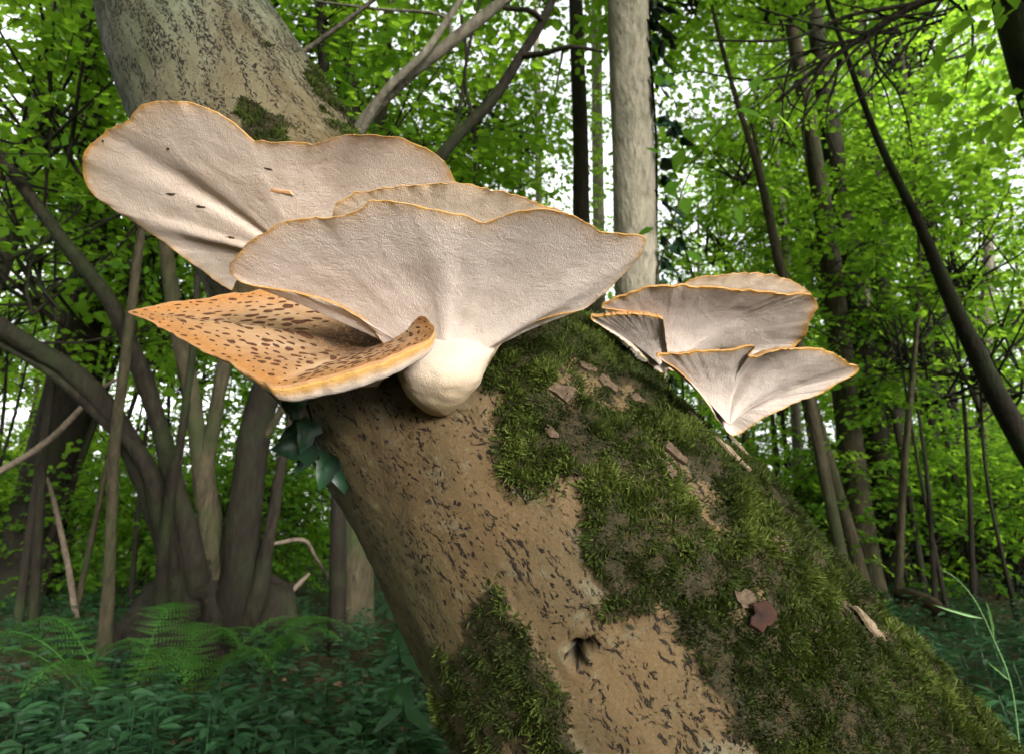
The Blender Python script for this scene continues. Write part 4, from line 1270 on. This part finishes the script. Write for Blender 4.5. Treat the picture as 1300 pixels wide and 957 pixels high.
for k, (x, y, hs) in enumerate([(-4.6, -1.5, (3.5, 6.5)), (4.2, 1.2, (5.2, 7.5)), (-4.2, 2.0, (6.0, 8.5)), (-7.5, -5, (3, 6.5)), (-2.2, -5.5, (6.5, 9)), (6.8, -1.8, (6.5, 9.0)), (2.2, -6.5, (8.0, 10.5)), (-3.5, 5.0, (10.0, 11.5)), (1.5, 4.0, (9.5, 11.5)), (5.5, 6.0, (11.0,)), (-7.5, 7.0, (12.0,)), (-.5, 8.5, (13.0,))]):
    bx_, by_ = (x, y) if y < 2.5 else (math.copysign(y * .95 + 1.6, x), y - 1.0)
    t = thing('woodland_tree', (bx_, by_, -.06), 'added unseen broad leafy tree over the viewpoint, cutting the sky light', 'tree', 'added shade canopy over the viewpoint')  # unseen trees added overhead to dim the light from the sky
    V, F_ = tube_arrays(catmull(np.array([[bx_, by_, -.08], [bx_ * .92 + x * .08, by_, 3.5], [x, y + .1, hs[-1]]]), 14), np.linspace(.16, .07, 14), 10, .06, k)
    part('trunk', mesh('trunk', V, F_, BARK_BROWN), t)
    for h_ in hs: crown(t, (x + random.uniform(-.5, .5), y + random.uniform(-.5, .5), h_), LARGE)

# ------------------------------------------------------------------ herb layer: uncountable low plants
def build_herbs():
    rg = np.random.default_rng(11)
    m = 9000
    y = 1.25 + 15 * rg.random(m) ** 1.5
    x = (rg.random(m) * 2 - 1) * (y * 1.05 + .5)
    den = fbm(np.stack([x * .7, y * .7, 0 * x], -1), 3)
    bxy = TR['base'][:2]
    keep = (den > -.45) & (np.hypot(x - bxy[0], y - bxy[1]) > .55) & (y > 1.15)
    x, y = x[keep][:5200], y[keep][:5200]
    m = len(x)
    z = gz(x, y)
    h = rg.uniform(.13, .30, m) * np.where(y < 2.2, .85, 1)
    P_, A_, N_, S_, W_, T_ = [], [], [], [], [], []
    tubes = []
    tint0 = rg.random(m)
    for layer in range(5):
        for kx in range(3):
            f = .45 + .55 * layer / 4
            an = rg.uniform(0, 6.28, m)
            dirv = np.stack([np.cos(an), np.sin(an), rg.uniform(-.35, .35, m)], -1)
            P_.append(np.stack([x, y, z + h * f], -1) + dirv * .012)
            A_.append(dirv); N_.append(unit(np.array([0, 0, 1.]) + rg.normal(0, .25, (m, 3))))
            S_.append(.085 * rg.uniform(.6, 1.2, m) * (.75 + .25 * f)); W_.append(np.full(m, .62)); T_.append(np.clip(tint0 * .6 + rg.random(m) * .4, 0, 1))
    LV, LF, tt = leaves(np.concatenate(P_), np.concatenate(A_), np.concatenate(N_), np.concatenate(S_), np.concatenate(W_), False, np.concatenate(T_))
    near = np.where(y < 5)[0]
    for k in near:
        pts = np.array([[x[k], y[k], z[k] - .02], [x[k] + .01, y[k], z[k] + h[k] * .6], [x[k], y[k] + .01, z[k] + h[k]]])
        tubes.append(tube_arrays(pts, np.array([.003, .0025, .0015]), 3, cap=False))
    V, F_ = merge(tubes)
    n1 = len(V)
    me = mesh('herb_layer', np.concatenate([V, LV]), [f for f in F_] + [LF + n1], HERB, smooth=False, attrs={'tint': np.concatenate([np.full(n1, .6), tt])})
    o = obj('herb_layer', me, kind='stuff')
    tag(o, 'low dark green leafy herbs carpeting the forest floor', 'ground cover')
build_herbs()

# leaf litter
def build_litter():
    rg = np.random.default_rng(12)
    m = 5000
    y = 1.2 + 12 * rg.random(m) ** 1.4; x = (rg.random(m) * 2 - 1) * (y + .5)
    p = np.stack([x, y, gz(x, y) + rg.uniform(.005, .03, m)], -1)
    a = rg.uniform(0, 6.28, m)
    V, F_, tt = leaves(p, np.stack([np.cos(a), np.sin(a), rg.normal(0, .2, m)], -1), unit(np.array([0, 0, 1.]) + rg.normal(0, .35, (m, 3))), .06 * rg.uniform(.6, 1.3, m), .9, True)
    o = obj('leaf_litter', mesh('leaf_litter', V, F_, mat_simple('litter', (.07, .04, .02), (.22, .14, .08), 8), smooth=False, attrs={'tint': tt}), kind='stuff')
    tag(o, 'brown fallen leaves scattered over the forest floor', 'leaf litter')
build_litter()

# ------------------------------------------------------------------ ferns
def frond_mesh(root, tip_dir, length, rise, width=.16, nseg=22, seed=0):
    rg = np.random.default_rng(seed)
    s = np.linspace(0, 1, nseg)
    hd = unit(np.array([tip_dir[0], tip_dir[1], 0.0]))
    pts = root + hd * (length * s)[:, None] + np.array([0, 0, 1.0]) * (rise * np.sin(s * 2.3) / math.sin(2.3 * .68) * .9)[:, None]
    sdv = np.cross(hd, [0, 0, 1.0])
    tan = unit(np.gradient(pts, axis=0))
    up = np.cross(sdv, tan)
    Pp, A, Nn, S = [], [], [], []
    for i in range(3, nseg):
        f = s[i]
        w = width * math.sin(math.pi * min(1, (f - .08) * 1.02 + .02)) ** .7 if f < .98 else .01
        for sg in (-1, 1):
            ax = unit(sdv * sg + tan[i] * .35 - np.array([0, 0, .18]) + rg.normal(0, .05, 3))
            # pinna made of leaflets in a row
            nl = max(3, int(w / .016))
            for q in range(nl):
                e = (q + .3) / nl
                for sg2 in (-1, 1):
                    Pp.append(pts[i] + ax * w * e); A.append(unit(np.cross(ax, up[i]) * sg2 + ax * .45)); Nn.append(up[i] + rg.normal(0, .12, 3)); S.append(.024 * (1 - e * .75) * (.5 + w / width * .5))
    V, F_, tt = leaves(np.array(Pp), np.array(A), np.array(Nn), np.array(S), 1.0, True, np.clip(rg.normal(.5, .2, len(S)), 0, 1))
    tv, tf = tube_arrays(pts, np.linspace(.004, .001, nseg), 4, cap=False)
    return mesh('frond', np.concatenate([V, tv]), [F_] + [f + len(V) for f in tf], FERN, smooth=False, attrs={'tint': np.concatenate([tt, np.full(len(tv), .4)])})

def fern(px, d, fr, label):
    b = G(px, d) + np.array([0, 0, .05])
    t = thing('fern', b, label, 'fern')
    for k, (ang, ln, rise) in enumerate(fr):
        part('frond', frond_mesh(b, (math.cos(R(ang)), math.sin(R(ang))), ln, rise, .15 + .03 * random.random(), seed=int(px) + k), t)
    return t
fern(150, 2.9, [(185, .85, .50), (165, .8, .55), (215, .75, .46), (-100, .55, .42), (15, .7, .50), (95, .6, .6), (-40, .6, .46)], 'green fern arching low in front of the thin straight pole')
fern(240, 3.2, [(10, .85, .52), (-30, .6, .40), (40, .65, .5), (-70, .5, .38), (120, .6, .46), (190, .5, .42)], 'green fern with spread fronds at the foot of the coppice stool')
fern(330, 4.0, [(0, .5, .35), (-40, .5, .35), (170, .5, .35), (60, .5, .4)], 'small fern between the stool and the leaning trunk')

# ------------------------------------------------------------------ ivy
def ivy_leaf_mesh(name, p, ax, nrm, size, seed):
    rg = np.random.default_rng(seed)
    out = [(0, 0), (-.28, -.10), (-.50, .18), (-.34, .36), (-.30, .56), (0, 1.0), (.30, .56), (.34, .36), (.50, .18), (.28, -.10)]
    y = ax / np.linalg.norm(ax); x = np.cross(y, nrm); x = x / np.linalg.norm(x); z = np.cross(x, y)
    pts = [p + size * (a * x * (1 + rg.normal(0, .08)) + b * y + (.07 * abs(a) - .08 * b * b) * z) for a, b in out]
    c = p + size * (.32 * y - .02 * z)
    V = np.array(pts + [c])
    k = len(out); jj = np.arange(k)
    F_ = np.stack([jj, (jj + 1) % k, np.full(k, k)], -1)
    # thickness
    V2 = np.concatenate([V, V - z * .0006])
    F2 = np.concatenate([F_, F_[:, ::-1] + k + 1])
    sidef = np.stack([jj, (jj + 1) % k, (jj + 1) % k + k + 1, jj + k + 1], -1)
    return mesh(name, V2, [F2, sidef], IVY, smooth=True, attrs={'tint': np.full(len(V2), rg.random())})

# sprig on the shaded edge of the leaning trunk
q0, n0, d0, t0 = trunk_at(402, 560)
ivy1 = thing('ivy_sprig', q0, 'dark green ivy sprig on the shaded edge of the leaning trunk', 'ivy')
path = [trunk_at(x, y)[0] + trunk_at(x, y)[1] * .006 for x, y in ((392, 500), (400, 530), (404, 560), (420, 590), (436, 612))]
V, F_ = tube_arrays(catmull(np.array(path), 20), np.linspace(.0022, .0014, 20), 6)
part('stem', mesh('stem', V, F_, BARK_DARK), ivy1)
for k, (x, y, ang, sz) in enumerate([(398, 500, 175, .038), (404, 535, 250, .046), (395, 548, 200, .040), (412, 570, 185, .060), (408, 575, 235, .050), (425, 590, 250, .050), (440, 605, 275, .048), (386, 545, 150, .030), (400, 520, 300, .032), (432, 585, 310, .040)]):
    q, n, d, t = trunk_at(max(x, 398), y)
    off = P(x, y, d) - P(max(x, 398), y, d)
    ax = RGT * math.cos(R(ang)) + UPV * math.sin(R(ang)) + FWD * random.uniform(-.25, .1)
    nr = n * .6 - FWD * .5 + np.array([0, 0, .3]) + np.random.default_rng(k).normal(0, .25, 3)
    part('leaf', ivy_leaf_mesh('leaf', q + off + n * .012 + np.array([0, 0, .004 * k]), ax, nr, sz, k), ivy1)

# ivy climbing the grey trunk
ivy2 = thing('ivy_vine', ivt[0], 'ivy vine climbing the side of the straight grey trunk', 'ivy')
vine = []
rg = np.random.default_rng(9)
sel = [i for i in range(len(ivt)) if 1.0 < ivt[i][2] < 5.2]
for i in sel:
    w = .128 + .008 * math.sin(i * .9)
    vine.append(ivt[i] + np.array([w, -.05, 0]))
V, F_ = tube_arrays(catmull(np.array(vine), 60), np.linspace(.012, .006, 60), 6)
part('stem', mesh('stem', V, F_, BARK_DARK), ivy2)
vn = catmull(np.array(vine), 110)
for k in range(110):
    dens = vnoise(np.array([[k * .13, 3.3, 1.0]]))[0]
    for _ in range(2 if dens > -.2 else 1):
        a = rg.normal(0, .5)
        outd = np.array([math.cos(a), -abs(math.sin(a)) - .15, 0])
        p_ = vn[k] + outd * rg.uniform(.0, .10) + rg.normal(0, .02, 3)
        part('leaf', ivy_leaf_mesh('leaf', p_, outd * .5 + np.array([rg.normal(0, .5), 0, -.7]), outd + rg.normal(0, .3, 3), rg.uniform(.07, .125), 100 + k), ivy2)

# leafy twig hanging beside the grey trunk
tw_pts = np.array([P(830, 420, 3.0), P(850, 300, 2.9), P(880, 210, 2.8), P(930, 150, 2.7), P(990, 110, 2.6)])
twig = thing('hazel_twig', G(836, 3.0), 'slender hazel shoot with broad bluish leaves beside the ivy-clad trunk', 'shrub')
allp = np.concatenate([[G(836, 3.0)], tw_pts])
V, F_ = tube_arrays(catmull(allp, 50), np.linspace(.008, .002, 50), 6)
part('stem', mesh('stem', V, F_, BARK_BROWN), twig)
def broad_leaf(p, ax, nr, size, seed):
    V, F_, tt = leaves(np.array([p]), np.array([ax]), np.array([nr]), np.array([size]), 1.15, False, np.array([random.random() * .4]))
    return mesh('leaf', V, F_, LEAF, smooth=True, attrs={'tint': tt})
for k, (x, y, d, ang, sz) in enumerate([(935, 140, 2.6, 350, .15), (905, 158, 2.65, 200, .10), (985, 145, 2.6, 330, .10), (868, 175, 2.8, 30, .07), (870, 190, 2.8, 240, .10), (885, 222, 2.8, 10, .09), (862, 230, 2.85, 220, .09),
                                        (932, 262, 2.8, 300, .10), (838, 195, 2.8, 160, .07), (842, 240, 2.9, 330, .09), (868, 250, 2.8, 280, .08), (955, 115, 2.6, 60, .08), (850, 108, 2.8, 90, .06), (838, 110, 2.8, 100, .06), (900, 130, 2.6, 120, .08), (830, 290, 2.9, 200, .08), (870, 320, 2.9, 330, .09)]):
    ax = RGT * math.cos(R(ang)) + UPV * math.sin(R(ang)) + FWD * random.uniform(-.2, .4)
    part('leaf', broad_leaf(P(x, y, d), ax, -FWD * .6 + np.array([random.uniform(-.3, .3), 0, .6]), sz, k), twig)

# nettle beside the trunk's shaded edge
nb = G(512, 1.55)
net = thing('nettle', nb, 'grey-green nettle shoot rising beside the shaded edge of the leaning trunk', 'plant')
ntop = P(498, 728, 1.5)
npth = catmull(np.array([nb, (nb + ntop) / 2 + np.array([.02, 0, 0]), ntop]), 14)
V, F_ = tube_arrays(npth, np.linspace(.004, .0018, 14), 5)
part('stem', mesh('stem', V, F_, HERB, attrs={'tint': np.full(len(V), .6)}), net)
for k in range(12):
    f = 13 - (k // 2)
    sg = 1 if k % 2 else -1
    ax = np.array([sg * (.8 if (k // 2) % 2 else .35), -.5 * sg if (k // 2) % 2 == 0 else -.2, -.55])
    V, F_, tt = leaves(np.array([npth[f]]), np.array([ax]), np.array([[0, -.35, 1.]]), np.array([.05 + .007 * (k // 2)]), .75, False, np.array([.8]))
    part('leaf', mesh('leaf', V, F_, HERB, attrs={'tint': tt}), net)

# grass stalk
gr = thing('grass_stalk', P(1290, 905, 1.9), 'single pale bent grass stalk in front of the dark herbs', 'grass')
gp = catmull(np.array([P(1296, 960, 1.9), P(1284, 870, 1.9), P(1262, 812, 1.9), P(1238, 762, 1.9), P(1215, 735, 1.9), P(1195, 722, 1.9)]), 40)
gp0 = np.concatenate([[G(1300, 1.9)], gp])
V, F_ = tube_arrays(gp0, np.linspace(.0026, .0008, len(gp0)), 5)
part('stem', mesh('stem', V, F_, GRASSM, attrs={'tint': np.full(len(V), .8)}), gr)
for x, y, ang, sz in ((1284, 865, 140, .10), (1250, 785, 165, .16), (1262, 812, 100, .12)):
    ax = RGT * math.cos(R(ang)) + UPV * math.sin(R(ang))
    V, F_, tt = leaves(np.array([P(x, y, 1.9)]), np.array([ax]), -FWD[None], np.array([sz]), .09, False, np.array([.9]))
    part('blade', mesh('blade', V, F_, GRASSM, attrs={'tint': tt}), gr)

# fallen wood
def stick(name, label, keys, mat, lump=.1, sides=10, group=None, seed=0, cat='branch'):
    pts, rad = px_tube(keys, 30)
    t = thing(name, pts[0], label, cat, group)
    V, F_ = tube_arrays(pts, rad, sides, lump, seed)
    part('wood', mesh('wood', V, F_, mat), t)
    return t
stick('fallen_log', 'short rotten brown log lying among the herbs', [(1140, 752, 6.5, 14), (1165, 760, 6.2, 17), (1195, 774, 5.9, 17), (1232, 792, 5.6, 12), (1260, 806, 5.4, 6)], LOGM, .32, cat='log', seed=1)
stick('fallen_tree', 'fallen brown tree stem lying across the floor by the thicket', [(1195, 720, 9.5, 16), (1240, 714, 9.3, 24), (1290, 706, 9.1, 30), (1370, 690, 9, 32)], LOGM, .15, cat='log', seed=2)
stick('broken_branch', 'broken pale branch sticking up beside the fallen stem', [(1255, 712, 9, 9), (1268, 690, 9, 8), (1262, 660, 9, 7), (1280, 640, 9, 5)], STICK, seed=3)
stick('leaning_stick', 'bare pale stick leaning low behind the coppice stool', [(-20, 610, 5.5, 9), (60, 560, 5.5, 8), (120, 500, 5.5, 6), (150, 480, 5.5, 4)], STICK, seed=4)
stick('looped_branch', 'bent pale branch stub beside the dark stout trunk', [(98, 790, 6.4, 8), (86, 715, 6.45, 7), (74, 660, 6.5, 6), (66, 625, 6.5, 5), (60, 606, 6.5, 3)], STICK, seed=5)
stick('dry_branch', 'dry pinkish branch low beside the coppice stool', [(345, 690, 4.8, 5), (385, 685, 4.9, 5), (400, 705, 5.0, 4), (425, 745, 5.1, 4)], STICK, seed=6)
stick('floor_stick', 'short sunlit stick lying between the herbs', [(350, 770, 4.6, 6), (375, 745, 4.7, 6), (392, 728, 4.8, 5)], STICK, seed=7)
